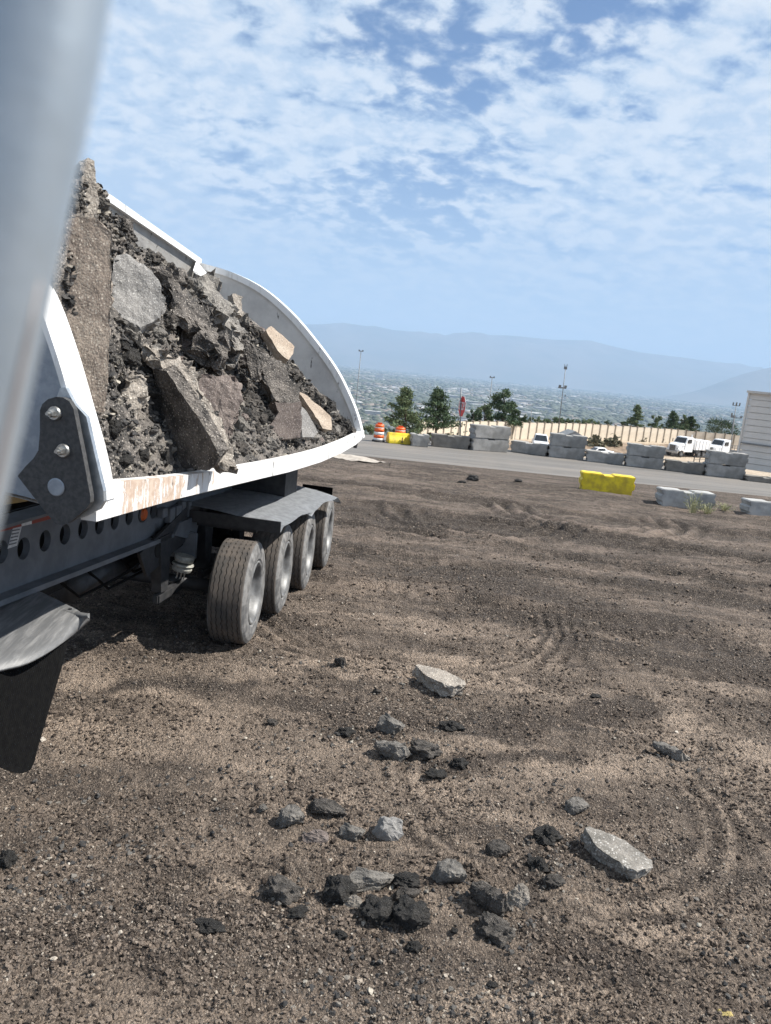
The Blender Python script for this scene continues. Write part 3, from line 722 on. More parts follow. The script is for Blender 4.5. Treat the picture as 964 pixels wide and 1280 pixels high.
def yellow_barrier():
    a, b = gnd(484, 553), gnd(511, 555); mid = (a+b)/2; L = (b-a).length
    e = empty('plastic_barrier', (mid.x, mid.y+.25, -.03), math.atan2(b.y-a.y, b.x-a.x), label='squat yellow plastic barrier with an orange drum standing behind it', cat='barrier')
    s_ = (mid-C).dot(F)/FPX
    bm = bmesh.new()
    prof = [(-.26, 0), (-.26, .12), (-.15, .28), (-.11, 13*s_), (.11, 13*s_), (.15, .28), (.26, .12), (.26, 0)]
    extrude_poly(bm, [Vector((-L/2, p[0], p[1])) for p in prof], (L, 0, 0)); bmesh.ops.bevel(bm, geom=bm.edges[:], offset=.02, segments=2, affect='EDGES'); objb('shell', bm, 'yellow_paint', e)
    bm = bmesh.new(); box(bm, (L*.36, -.20, .14), (.16, .14, .28), bev=.02); objb('foot_pad', bm, 'yellow_paint', e)
    bm = bmesh.new(); box(bm, (L*.1, -.28, .16), (.03, .05, .2)); objb('slot', bm, 'black_steel', e)
    drum((mid.x+.05, mid.y+.85, -.03), .22, .56, 'orange drum top showing above the yellow plastic barrier')
yellow_barrier()

# ------------------------------------------------------------------ poles, signs
def pole(name, pb, pt, Y, rad, label, cat, mat='galv_pole'):
    t = atd(*pt, Y); b = Vector((t.x, t.y, float(hz(t.x, t.y)) if Y > 31 else 0)); b2 = atd(*pb, Y); b.x = b2.x if abs(b2.x-t.x) < 1 else b.x
    e = empty(name, b, label=label, cat=cat); bm = bmesh.new(); h = t.z-b.z
    tube(bm, [(0, 0, -.3), (t.x-b.x, 0, h)], [rad, rad*.6], 10); objb('post', bm, mat, e, True)
    return e, h, t.x-b.x
# stop sign
e, h, dx = pole('stop_sign', (577, 546), (576.5, 485), 29.8, .035, 'red stop sign turned almost edge-on, on a dark post behind the far block row', 'road sign')
def stop():
    c_ = atd(577.5, 508, 29.74)-e.location
    rot = Matrix.Rotation(math.radians(-68), 4, 'Z'); s_ = .29
    bm = bmesh.new(); pts = [rot @ Vector((s_*math.cos(math.pi/8+i*math.pi/4), 0, s_*1.45*math.sin(math.pi/8+i*math.pi/4))) for i in range(8)]
    nv = rot @ Vector((0, .01, 0)); extrude_poly(bm, [p*1.05+nv+c_ for p in pts], nv*.6); objb('border', bm, 'sign_white', e)
    bm = bmesh.new(); extrude_poly(bm, [p+c_ for p in pts], nv*.8); b_ = objb('board', bm, 'sign_red', e)
    cu = bpy.data.curves.new('lettering', 'FONT'); cu.body = 'STOP'; cu.align_x = 'CENTER'; cu.align_y = 'CENTER'; cu.size = .24; cu.extrude = .002
    o = bpy.data.objects.new('tmp', cu); col.objects.link(o); bpy.context.view_layer.update()
    me = bpy.data.meshes.new_from_object(o.evaluated_get(bpy.context.evaluated_depsgraph_get())); bpy.data.objects.remove(o)
    me.materials.clear(); me.materials.append(MATS['sign_white'])
    me.transform(Matrix.Translation(c_ - nv*.9) @ rot @ Matrix.Rotation(math.radians(90), 4, 'X') @ Matrix.Diagonal((.82, 1.9, 1, 1)))
    link('lettering', me, b_)
stop()
def lamp_pole(pb, pt, Y, label, kind):
    e, h, dx = pole('light_pole', pb, pt, Y, .0022*Y*.32, label, 'light pole'); s_ = Y/FPX
    def add(nm, pieces):
        bm = bmesh.new()
        for c_, sz in pieces: box(bm, (c_[0]*s_+dx*c_[2], 0, h+c_[1]*s_), (sz[0]*s_, .4*s_*2, sz[1]*s_))
        objb(nm, bm, 'galv_pole', e)
    if kind == 'T': add('crossarm', [((0, -1, 1), (6, .8))]); add('lamp_head', [((-2.2, 0, 1), (1.6, 1.2))]); add('lamp_head', [((2.2, 0, 1), (1.6, 1.2))])
    if kind == 'tall':
        add('platform', [((-1.3, -27, .7), (10, 1.6))]); add('camera_housing', [((-4.5, -25, .7), (3, 2.4))]); add('camera_housing', [((2.5, -25, .7), (3, 2.4))])
        add('antenna_head', [((0, -3, 1), (3.6, 3.2))]); add('antenna_rod', [((-1.6, -1, 1), (.5, 5))]); add('antenna_rod', [((1.4, 0, 1), (.5, 4))]); add('cable_box', [((3.4, -36, .6), (1.2, 2.2))])
    if kind == 'arm': add('crossarm', [((2, -1, 1), (13, .8))]); add('lamp_head', [((-4, 1.8, 1), (1.6, 5))]); add('lamp_head', [((8, 0.5, 1), (2.6, 2))])
    if kind == 'double': add('crossarm', [((0, -3, 1), (9, .7))]); add('floodlight', [((-4, -1, 1), (1.4, 3.4))]); add('floodlight', [((0, -1, 1), (1.6, 4))]); add('floodlight', [((4, -1, 1), (1.4, 3.4))]); add('lower_box', [((-1, -16, 1), (5, 2))])
    return e
lamp_pole((445.5, 495), (451.5, 438), 150, 'slim light pole left of the leftmost pine, just clear of the trailer', 'T')
lamp_pole((613, 505), (615.5, 471), 240, 'faint thin light pole above the valley left of the bushy right pine', 'T')
lamp_pole((698, 541), (707.5, 457), 112, 'tall pole with antennas on top and a camera platform halfway, right of centre', 'tall')
lamp_pole((913, 572), (918.5, 521), 95, 'dark pole with a crossarm standing just left of the sided building', 'arm')
lamp_pole((914, 545), (921, 504), 170, 'farther pole with three floodlights, behind the crossarm pole', 'double')
lamp_pole((664, 545), (664.5, 513), 118, 'short thin post behind the wall, left of the tall pole', 'none')

# ------------------------------------------------------------------ precast wall
def precast_wall():
    P = [Vector((x_, y_, z_)) for x_, y_, z_ in zip(_wx, _wy, _wz)]
    e = empty('precast_wall', P[0], label='long tan precast panel wall running behind the dirt bank', cat='wall')
    # equal panels
    lens = [(P[i+1]-P[i]).length for i in range(len(P)-1)]; T = sum(lens); N = 42; unit = None
    def at(s):
        for i, L in enumerate(lens):
            if s <= L or i == len(lens)-1: return P[i].lerp(P[i+1], s/L)
            s -= L
    pm = None
    for i in range(N):
        a, b = at(T*i/N), at(T*(i+1)/N); d = b-a; L = d.xy.length; ang = math.atan2(d.y, d.x)
        if pm is None:
            bm = bmesh.new(); box(bm, (0, 0, WALLH/2-.9), (1, .14, WALLH+1.8)); bm.verts.ensure_lookup_table(); pm = mesh_bm('panel', bm, 'wall_precast')
            bm = bmesh.new(); box(bm, (0, 0, WALLH/2-.86), (.26, .26, WALLH+1.9)); box(bm, (0, 0, WALLH+.12), (.36, .38, .08)); sm = mesh_bm('post', bm, 'wall_post')
        o = link('panel', pm, e); o.location = (a+b)/2-P[0]+Vector((0, 0, rng.uniform(-.05, .05))); o.rotation_euler = (0, 0, ang); o.scale = (L-.2, 1, 1)
        o = link('post', sm, e); o.location = a-P[0]; o.rotation_euler = (0, 0, ang)
precast_wall()

# ------------------------------------------------------------------ trees
def leaf_mesh(name, pts, size, mat, seed, flat=.5):
    r_ = np.random.RandomState(seed); n_ = len(pts); P = np.array(pts)
    a = r_.randn(n_, 3); a /= np.linalg.norm(a, axis=1)[:, None]; b = np.cross(a, r_.randn(n_, 3)); b /= np.linalg.norm(b, axis=1)[:, None]
    s = size*(.6+.8*r_.rand(n_))[:, None]
    co = np.stack([P-a*s, P+b*s*flat, P+a*s, P-b*s*flat], 1).reshape(-1, 3)
    q = np.arange(n_*4)
    me = bpy.data.meshes.new(name); me.vertices.add(n_*4); me.vertices.foreach_set('co', co.ravel()); me.loops.add(n_*4); me.loops.foreach_set('vertex_index', q)
    me.polygons.add(n_); me.polygons.foreach_set('loop_start', np.arange(0, n_*4, 4)); me.polygons.foreach_set('loop_total', np.full(n_, 4)); me.update()
    me.materials.append(MATS[mat]); return me
def tree(px_b, px_t, Y, wpx, label, kind='pine', mat='needles', seed=1, group=None, name='pine_tree'):
    t = atd(*px_t, Y); b = atd(*px_b, Y); s_ = Y/FPX; h = t.z-b.z; W = wpx*s_/2; rg = random.Random(seed)
    base = Vector((b.x, b.y, b.z)); lean = t.x-b.x
    e = empty(name, base, label=label, cat='tree')
    if group: e['group'] = group
    bm = bmesh.new(); tube(bm, [(0, 0, -2.5), (lean*.5, 0, h*.5), (lean, 0, h*.95)], [h*.030, h*.02, h*.004], 7)
    pts = []
    if kind == 'pine':
        nb = 62
        for i in range(nb):
            f = (i+.5)/nb; z = h*(.06+.92*f); an = rg.uniform(0, 6.28)
            L = W*(1.45*(1-f)**.75+.05)*rg.uniform(.5, 1.2); 
            o_ = Vector((lean*z/h, 0, z)); d = Vector((math.cos(an), math.sin(an), rg.uniform(.05, .35)))
            tip = o_+d*L; tube(bm, [o_, tip], [h*.006, h*.002], 4)
            for k in range(int(50+80*(1-f))):
                q = rg.uniform(.25, 1.05); p = o_.lerp(tip, q); sp_ = W*.13*(1.2-q*.5)
                pts.append((p.x+rg.gauss(0, sp_), p.y+rg.gauss(0, sp_), p.z+rg.gauss(0, sp_*.55)))
        lf = leaf_mesh('crown', pts, h*.030, mat, seed, .4)
    elif kind == 'open':                                   # bushy pine with separate masses on an open frame
        for i in range(30):
            f = rg.uniform(.15, 1); z = h*f; an = rg.uniform(0, 6.28); L = W*rg.uniform(.3, 1.1)*(1.15-.62*f)
            o_ = Vector((lean*z/h*.8, 0, z*.85)); tip = Vector((o_.x+math.cos(an)*L, math.sin(an)*L, z)); tube(bm, [o_, tip], [h*.010, h*.003], 4)
            R_ = W*rg.uniform(.16, .30)
            for k in range(190):
                pts.append((tip.x+rg.gauss(0, R_*.6), tip.y+rg.gauss(0, R_*.6), tip.z+rg.gauss(0, R_*.42)))
        lf = leaf_mesh('crown', pts, h*.030, mat, seed, .4)
    else:                                                  # round bushy tree
        for i in range(26):
            an = rg.uniform(0, 6.28); f = rg.uniform(.2, .95); rr = W*rg.uniform(.2, 1)*math.sqrt(max(0, 1-(2*f-1)**2*.85))
            c_ = Vector((lean*f+math.cos(an)*rr, math.sin(an)*rr, h*f)); R_ = W*rg.uniform(.18, .32)
            tube(bm, [(lean*f*.6, 0, h*f*.5), c_], [h*.012, h*.004], 4)
            for k in range(85):
                d = Vector((rg.gauss(0, 1), rg.gauss(0, 1), rg.gauss(0, 1))).normalized()*R_*rg.uniform(.5, 1.1); pts.append(tuple(c_+d*(1 if d.z > 0 else .8)))
        lf = leaf_mesh('crown', pts, h*.035, mat, seed, .6)
    objb('trunk', bm, 'bark', e); link('crown', lf, e)
    return e
tree((507, 548), (507.5, 485), 74, 44, 'broad blue-green pine, leftmost of the pines behind the far blocks', 'pine', 'needles_light', 2)
tree((546, 542), (547.5, 486), 86, 42, 'dense dark pine immediately left of the stop sign', 'pine', 'needles', 3)
tree((629, 540), (630.5, 488), 112, 36, 'open bushy pine behind the wall, right of the stop sign', 'open', 'needles', 4)
tree((606, 540), (606, 505), 116, 26, 'loose pale green tree between the stop sign and the bushy pine', 'round', 'needles_light', 5, name='bushy_tree')
tree((592, 538), (592, 512), 114, 20, 'small dark tree just right of the stop sign', 'round', 'needles', 6, name='bushy_tree')
tree((648, 540), (650, 517), 118, 20, 'low dark shrub-like tree right of the bushy pine', 'round', 'leaf_dark', 7, name='bushy_tree')
tree((796, 543), (797.5, 506), 165, 20, 'slender pale green tree, tallest of the right row behind the wall', 'pine', 'needles_light', 8)
tree((819, 545), (820, 517), 168, 17, 'short pale tree right after the tallest of the right row', 'round', 'needles_light', 9, name='bushy_tree')
tree((841, 547), (841.5, 514), 170, 22, 'dark full tree in the middle of the right row above the left white truck', 'pine', 'needles', 10)
tree((853, 547), (853, 518), 172, 15, 'narrow lighter tree squeezed between the dark trees of the right row', 'round', 'needles_light', 11, name='bushy_tree')
tree((864, 549), (864.5, 520), 174, 20, 'dark pointed tree of the right row above the gap between the trucks', 'pine', 'leaf_dark', 12)
tree((903, 552), (902, 526), 180, 44, 'wide dark spreading tree above the wall near the crossarm pole', 'open', 'leaf_dark', 13, name='bushy_tree')
tree((780, 541), (780, 527), 160, 12, 'tiny dark tree top just left of the slender pale tree', 'round', 'leaf_dark', 14, name='bushy_tree')
tree((760, 540), (760, 526), 158, 14, 'tiny round dark tree top between the tall pole and the slender tree', 'round', 'leaf_dark', 15, name='bushy_tree')
ORB = ['second', 'third', 'fourth', 'fifth', 'sixth', 'seventh', 'eighth', 'ninth', 'tenth', 'first']
GB = 'low green bushes along the top of the wall left of the slender tree'
for i, (x_, y_) in enumerate(((664, 528), (675, 528), (686, 529), (698, 529), (711, 530), (722, 531), (733, 532), (740, 531), (747, 534), (656, 529))):
    tree((x_, y_+12), (x_, y_-7), 132+i, 17, 'low bush over the wall near the tall pole, '+ORB[i]+' of ten from left', 'round', 'needles_light', 30+i, GB, 'bush')
for i, (x_, y_, w_, lb) in enumerate(((464, 546, 34, 'yellow-green bush behind the striped drum'), (446, 545, 30, 'grey-green bush beside the rear corner of the trailer tub'))):
    tree((x_, y_+14), (x_, y_-14), 60 if y_ > 530 else 200, w_, lb, 'round', 'needles_light' if i in (0, 1) else 'leaf_dark', 50+i, None, 'bush')
# scrub on the bank
ORD = ['first', 'second', 'third', 'fourth', 'fifth', 'sixth', 'seventh', 'eighth', 'ninth', 'tenth', 'eleventh', 'twelfth']
BR = [atd(x_, y_, d_) for x_, y_, d_ in ((816, 547, 140), (822, 549, 139), (798, 551, 135), (833, 546, 146), (905, 558, 150), (911, 560, 148), (884, 552, 158), (744, 552, 118), (766, 553, 122), (600, 548, 100), (545, 546, 90), (570, 547, 94))]
for i, p in enumerate(BR):
    r_ = random.Random(i); R_ = 1.1; pts = [(r_.gauss(0, R_*.5), r_.gauss(0, R_*.5), abs(r_.gauss(0, R_*.5))) for _ in range(320)]
    o = link('scrub', leaf_mesh('scrub', pts, .36, 'brush', i, .8), label='dry grey-green scrub on the dirt bank, '+ORD[sorted(range(12), key=lambda q: BR[q].x/BR[q].y).index(i)]+' from the left below the wall', cat='shrub', group='scrub on the dirt bank')
    o.location = (p.x, p.y, float(hz(p.x, p.y))-.1)

# ------------------------------------------------------------------ vehicles beyond the blocks
def loft(bm, secs):
    """secs: list of (y, [(x,z)...]) rings"""
    rs = [[bm.verts.new((x_, y_, z_)) for x_, z_ in pr] for y_, pr in secs]; k = len(rs[0])
    for a, b in zip(rs[:-1], rs[1:]):
        for i in range(k): bm.faces.new((a[i], a[(i+1) % k], b[(i+1) % k], b[i]))
    bm.faces.new(rs[0]); bm.faces.new(rs[-1][::-1])
def rect(w_, z0, z1, c_=.12): return [(-w_/2, z0), (w_/2, z0), (w_/2, z1-c_), (w_/2-c_, z1), (-w_/2+c_, z1), (-w_/2, z1-c_)]
def wheel_simple(e, x_, y_, r=.5, w_=.3):
    bm = bmesh.new(); lathe(bm, [(.01, -w_/2), (r*.93, -w_/2), (r, -w_*.35), (r, w_*.35), (r*.93, w_/2), (.01, w_/2)], (x_, y_, r), (1, 0, 0), 20); t = objb('wheel', bm, 'truck_black', e)
    bm = bmesh.new(); lathe(bm, [(.01, -w_/2-.01), (r*.5, -w_/2-.01), (r*.5, w_/2+.01), (.01, w_/2+.01)], (x_, y_, r), (1, 0, 0), 14); objb('rim', bm, 'rim_alloy', t)
def truck(loc, rz, label, bodykind, sc=1):
    e = empty('work_truck', loc, rz, label=label, cat='truck'); e.scale = (sc,)*3      # nose towards -y
    bm = bmesh.new(); loft(bm, [(-3.1, rect(1.6, .95, 1.75, .2)), (-2.9, rect(1.8, .85, 1.9, .2)), (-1.6, rect(2.0, .8, 2.05, .2))]); objb('hood', bm, 'truck_white', e)
    bm = bmesh.new(); loft(bm, [(-1.6, rect(2.2, .8, 2.1, .1)), (-1.55, rect(2.2, .8, 2.15, .1)), (-1.15, rect(2.1, .8, 2.95, .2)), (-.1, rect(2.15, .8, 3.0, .2)), (.25, rect(2.15, .8, 2.95, .2))]); cab_ = objb('cab', bm, 'truck_white', e)
    bm = bmesh.new(); ws = [Vector((-.93, -1.62, 2.14)), Vector((.93, -1.62, 2.14)), Vector((.86, -1.21, 2.82)), Vector((-.86, -1.21, 2.82))]; extrude_poly(bm, ws, (0, -.015, .01)); objb('windshield', bm, 'truck_glass', e)
    for s_ in (-1, 1):
        bm = bmesh.new(); box(bm, (s_*1.10, -.65, 2.4), (.04, .75, .55)); objb('side_window', bm, 'truck_glass', e)
        bm = bmesh.new(); box(bm, (s_*.80, -3.06, 1.25), (.26, .1, .2), bev=.03); objb('headlight', bm, 'steel_silver', e)
        bm = bmesh.new(); box(bm, (s_*1.32, -1.5, 2.35), (.12, .08, .5), bev=.02); objb('mirror', bm, 'truck_black', e)
        bm = bmesh.new(); loft(bm, [(-3.0, [(s_*.75, .9), (s_*1.2, .9), (s_*1.2, 1.1), (s_*.75, 1.25)]), (-2.4, [(s_*.75, .9), (s_*1.22, 1.05), (s_*1.22, 1.3), (s_*.75, 1.5)]), (-1.7, [(s_*.75, .9), (s_*1.2, .75), (s_*1.2, 1.1), (s_*.75, 1.25)])]); objb('mudguard', bm, 'truck_white', e)
        wheel_simple(e, s_*1.0, -2.35); wheel_simple(e, s_*.95, 2.0); wheel_simple(e, s_*.95, 3.2)
    bm = bmesh.new(); box(bm, (0, -3.16, 1.35), (.95, .06, .75), bev=.02)
    gr = objb('grille', bm, 'truck_black', e)
    bm = bmesh.new()
    for k in range(4): box(bm, (0, -3.2, 1.10+k*.17), (.9, .02, .04))
    objb('grille_bar', bm, 'steel_silver', gr)
    bm = bmesh.new(); box(bm, (0, -3.22, .72), (2.1, .2, .34), bev=.04); objb('bumper', bm, 'steel_silver' if bodykind == 'dump' else 'truck_black', e)
    bm = bmesh.new(); box(bm, (0, 1.6, .85), (.9, 5.2, .28)); objb('chassis', bm, 'truck_black', e)
    if bodykind == 'dump':
        bm = bmesh.new(); loft(bm, [(.6, rect(2.3, 1.15, 2.7, .05)), (4.4, rect(2.4, 1.15, 2.6, .05))]); objb('dump_body', bm, 'truck_white', e)
        for k in range(5):
            bm = bmesh.new(); box(bm, (1.19, .9+k*.8, 1.9), (.08, .1, 1.4)); objb('body_rib', bm, 'truck_white', e)
        bm = bmesh.new(); tube(bm, [(.5, .4, 2.9), (.5, .4, 3.35)], .09, 8); objb('beacon', bm, 'sign_white', e)
    else:
        bm = bmesh.new(); box(bm, (0, 2.4, 1.2), (2.3, 4.0, .14)); objb('flat_bed', bm, 'truck_black', e)
        for k in range(6):
            bm = bmesh.new(); box(bm, (1.1, .7+k*.7, 1.75), (.05, .06, 1.0)); objb('stake', bm, 'galv_pole', e)
        bm = bmesh.new(); box(bm, (1.1, 2.4, 2.2), (.05, 3.9, .06)); box(bm, (1.1, 2.4, 1.8), (.05, 3.9, .05)); objb('side_rail', bm, 'galv_pole', e)
        bm = bmesh.new(); box(bm, (0, .45, 2.2), (2.1, .08, 1.6)); objb('headboard', bm, 'truck_white', e)
    return e
def ground_hit(x_, y_):
    """walk a ray down to the lot"""
    r = ray(x_, y_); t = 33.0
    while t < 400:
        p = C+r*t
        if p.z < float(hz(p.x, p.y)): return p
        t += .25
    return C+r*120
p = ground_hit(855, 570.5); kk = (p-C).dot(F)/FPX
truck(p, math.radians(-56), 'white dump truck facing the road, left one of the two white trucks', 'dump', 27*kk/3.0*.92)
p = ground_hit(901, 573); kk = (p-C).dot(F)/FPX
truck(p, math.radians(-58), 'white flatbed truck with dark bumper, right one of the two white trucks', 'flat', 26*kk/3.0*.92)
def pickup(loc, rz, sc, label, name, mat='truck_white', low=False):
    e = empty(name, loc, rz, label=label, cat='car' if low else 'pickup truck'); e.scale = (sc,)*3
    H1, H2 = (.85, 1.4) if low else (1.1, 1.85)
    bm = bmesh.new(); loft(bm, [(-2.5, rect(1.7, .4, H1*.85, .12)), (-2.3, rect(1.85, .35, H1, .12)), (2.4, rect(1.85, .35, H1+.05, .1)), (2.6, rect(1.75, .45, H1, .1))]); objb('body', bm, mat, e)
    bm = bmesh.new(); loft(bm, [(-1.3, rect(1.7, H1-.03, H1+.02, .01)), (-.6, rect(1.45, H1-.03, H2, .12)), (.7, rect(1.45, H1-.03, H2, .12)), (1.0 if not low else 1.6, rect(1.6, H1-.03, H1+.06, .02))]); objb('roof', bm, mat, e)
    bm = bmesh.new(); extrude_poly(bm, [Vector((-.78, -1.26, H1+.06)), Vector((.78, -1.26, H1+.06)), Vector((.62, -.66, H2-.08)), Vector((-.62, -.66, H2-.08))], (0, -.03, .02)); objb('windshield', bm, 'truck_glass', e)
    for s_ in (-1, 1):
        bm = bmesh.new(); extrude_poly(bm, [Vector((s_*.86, -.95, H1+.05)), Vector((s_*.86, .8, H1+.05)), Vector((s_*.74, .62, H2-.1)), Vector((s_*.74, -.5, H2-.1))], (s_*.015, 0, 0)); objb('side_window', bm, 'truck_glass', e)
        bm = bmesh.new(); box(bm, (s_*.72, -2.45, H1*.72), (.3, .12, .16), bev=.02); objb('headlight', bm, 'steel_silver', e)
        wheel_simple(e, s_*.84, -1.6, .36, .24); wheel_simple(e, s_*.84, 1.7, .36, .24)
    bm = bmesh.new(); box(bm, (0, -2.52, .45), (1.7, .14, .18), bev=.03); objb('bumper', bm, 'truck_black', e)
    return e
p = ground_hit(674, 562); kk = (p-C).dot(F)/FPX; pickup(p+Vector((0, 0, 0)), math.radians(-8), 24*kk/1.85*.8, 'white pickup with dark windshield peeking over the blocks left of the tall pole', 'pickup_truck')
p = ground_hit(748, 569); kk = (p-C).dot(F)/FPX; pickup(p, math.radians(-70), 11*kk/1.4*.9, 'pale silver car parked behind the low block above the yellow block', 'parked_car', 'truck_white', True)
def shed():
    p = ground_hit(716, 560); Yd = p.y; s_ = Yd/FPX
    e = empty('canopy_shed', p, .1, label='small shed with a dark peaked roof behind the blocks by the tall pole', cat='shed')
    W = 30*s_; Hh = 17*s_
    bm = bmesh.new(); box(bm, (0, 1.5, Hh*.4), (W*.92, 3, Hh*.8)); objb('wall', bm, 'city_white', e)
    bm = bmesh.new(); extrude_poly(bm, [Vector((-W/2, -.2, Hh*.8)), Vector((W/2, -.2, Hh*.8)), Vector((0, -.2, Hh*1.25))], (0, 3.6, 0)); objb('roof', bm, 'roof_grey', e)
shed()
def gate():
    a, b = ground_hit(866, 584), ground_hit(880, 584); s_ = (a-C).dot(F)/FPX
    e = empty('metal_gate', a, math.atan2(b.y-a.y, b.x-a.x), label='dark open metal gate frame in front of the trucks', cat='gate')
    L = (b-a).length; Hh = 17*s_
    for k in range(3): bm = bmesh.new(); tube(bm, [(L*k/2, 0, 0), (L*k/2, 0, Hh*(1.2 if k == 0 else .8))], .6*s_, 8); objb('post', bm, 'black_steel', e)
    for k in range(4): bm = bmesh.new(); tube(bm, [(0, 0, Hh*(.15+.2*k)), (L, 0, Hh*(.15+.2*k))], .28*s_, 6); objb('rail', bm, 'black_steel', e)
    bm = bmesh.new(); box(bm, (0, -.1, Hh*1.1), (4*s_, .3, 3*s_)); objb('lock_box', bm, 'black_steel', e)
gate()

# ------------------------------------------------------------------ sided building at the right
def building():
    Yb = 33.0; tl = atd(938.5, 491, Yb); bl = atd(929, 600, Yb)
    base = Vector((tl.x-.02, Yb, -.1)); Hh = tl.z+.1
    e = empty('sided_building', base, math.radians(-30), label='tan building clad in horizontal siding at the right edge', cat='building')
    Wd = 14; bm = bmesh.new(); box(bm, (Wd/2+.05, 6.06, Hh/2-.02), (Wd-.1, 12, Hh-.04)); objb('wall', bm, 'siding_trim', e)
    nb = 12; bh = Hh/nb; sm = None
    for k in range(nb):
        if sm is None:
            bm = bmesh.new(); pr = [(0, 0), (-.034, .004), (-.018, bh-.014), (0, bh-.014)]
            extrude_poly(bm, [Vector((.0, a_, b_)) for a_, b_ in pr], (Wd, 0, 0)); sm = mesh_bm('siding_board', bm, 'siding')
        o = link('siding_board', sm, e); o.location = (0, .03, k*bh)
    bm = bmesh.new(); box(bm, (Wd/2-.03, 6, Hh+.04), (Wd+.2, 12.3, .10)); objb('roof_cap', bm, 'siding_trim', e)
    bm = bmesh.new(); box(bm, (-.04, .02, Hh/2), (.07, .16, Hh)); objb('corner_trim', bm, 'siding', e)
    bm = bmesh.new(); box(bm, (Wd/2, -.09, Hh*.345), (Wd, .05, .045)); objb('belt_strip', bm, 'roof_grey', e)
building()
# pale gravel strip left by the road
def strip():
    rg = random.Random(3); bm = bmesh.new()
    pts = [gnd(x_, y_) for x_, y_ in ((404, 566), (430, 568.5), (455, 572), (483, 578.5), (470, 579.5), (440, 576), (412, 571.5), (398, 569))]
    ring = [bm.verts.new((p.x, p.y, float(gz(p.x, p.y))+.02)) for p in pts]; c_ = sum((v.co for v in ring), Vector())/len(ring)
    cv_ = bm.verts.new(c_+Vector((0, 0, .07)))
    for i in range(len(ring)): bm.faces.new((ring[i], ring[(i+1) % len(ring)], cv_))
    bmesh.ops.subdivide_edges(bm, edges=bm.edges[:], cuts=6, use_grid_fill=True); bmesh.ops.triangulate(bm, faces=bm.faces)
    for v in bm.verts: v.co.z += mn.noise(v.co*4)*.05
    objb('pale_gravel_strip', bm, 'gravel_pale', smooth=True, kind='structure')
strip()

# ------------------------------------------------------------------ side dump trailer
TD = Vector((.14623, .98925, 0)); TLu = Vector((.98925, -.14623, 0)); TRZ = math.atan2(TLu.y, TLu.x)
def loc(p): return Vector((p.dot(TLu), p.dot(TD), p.z))            # world -> trailer (across, along, up)
def wor(q): return TLu*q[0] + TD*q[1] + Vector((0, 0, q[2]))
def on_s(x, y, s): return loc(onplane(x, y, TD*s, TD))
def on_u(x, y, u): return loc(onplane(x, y, TLu*u, TLu))
trailer = empty('dump_trailer', (0, 0, 0), TRZ, label='white side dump trailer, its tilted tub loaded with broken asphalt, on grey frame', cat='trailer')
SF, SR = 3.66, 10.8
rear = [(-2.03, 1.80), (-2.13, 2.08), (-2.27, 2.36), (-2.50, 2.72), (-2.80, 3.06), (-3.22, 3.46), (-3.70, 3.79), (-4.2, 3.98), (-4.73, 4.08)]
front = [(-2.09, 2.02), (-2.14, 2.24), (-2.22, 2.48), (-2.34, 2.82), (-2.48, 3.12), (-2.75, 3.50), (-3.2, 3.85), (-3.9, 4.15), (-4.62, 4.32)]
under_r = [(-4.86, 3.6), (-4.84, 2.8), (-4.6, 2.15), (-4.15, 1.68), (-3.5, 1.42), (-2.9, 1.45), (-2.4, 1.60), (-2.14, 1.72)]
under_f = [(-4.75, 3.8), (-4.75, 3.2), (-4.6, 2.7), (-4.1, 2.25), (-3.5, 2.07), (-2.95, 2.02), (-2.5, 1.97), (-2.18, 1.92)]
# shell: outer skin and inner skin below the rims
def skin(name, off, mat):
    bm = bmesh.new(); rows_ = []
    rr = [rear[-1]] + under_r; ff = [front[-1]] + under_f; NS = 14
    for i in range(NS+1):
        t = i/NS; sag = -.10*math.sin(math.pi*t)
        rows_.append([bm.verts.new((a[0]*(1-t)+b[0]*t+off[0], SF*(1-t)+SR*t, a[1]*(1-t)+b[1]*t+off[1]+sag*(k/8))) for k, (a, b) in enumerate(zip(ff, rr))])
    for a, b in zip(rows_[:-1], rows_[1:]):
        for i in range(len(a)-1): bm.faces.new((a[i], a[i+1], b[i+1], b[i]))
    return bm
bm = skin('', (0, 0), ''); bmesh.ops.solidify(bm, geom=bm.faces[:], thickness=.03); objb('tub_shell', bm, 'tub_inside', trailer)
def sweep(bm, path, sec):
    """path: list of 3D points; sec(i) -> list of 3D offsets"""
    rs = [[bm.verts.new(Vector(p)+Vector(o_)) for o_ in sec(i)] for i, p in enumerate(path)]; k = len(rs[0])
    for a, b in zip(rs[:-1], rs[1:]):
        for i in range(k): bm.faces.new((a[i], a[(i+1) % k], b[(i+1) % k], b[i]))
    bm.faces.new(rs[0][::-1]); bm.faces.new(rs[-1])
def smooth_curve(P, n_=5):
    out = []
    for i in range(len(P)-1):
        p0 = P[max(i-1, 0)]; p1 = P[i]; p2 = P[i+1]; p3 = P[min(i+2, len(P)-1)]
        for k in range(n_):
            t = k/n_; out.append(tuple(.5*((2*b)+(c-a)*t+(2*a-5*b+4*c-d)*t*t+(-a+3*b-3*c+d)*t**3) for a, b, c, d in zip(p0, p1, p2, p3)))
    out.append(P[-1]); return out
def rim(curve, s0, s1, th):
    cur = smooth_curve(curve); path = [(a, 0, b) for a, b in cur]; bm = bmesh.new()
    def sec(i):
        a = Vector(path[max(i-1, 0)]); b = Vector(path[min(i+1, len(path)-1)]); t = (b-a).normalized(); n_ = Vector((t.z, 0, -t.x)); n_ = n_ if n_.x > 0 or n_.z > 0 else -n_
        return [Vector((0, s0, 0)), Vector((0, s1, 0)), -n_*th+Vector((0, s1, 0)), -n_*th+Vector((0, s0, 0))]
    sweep(bm, path, sec); return bm
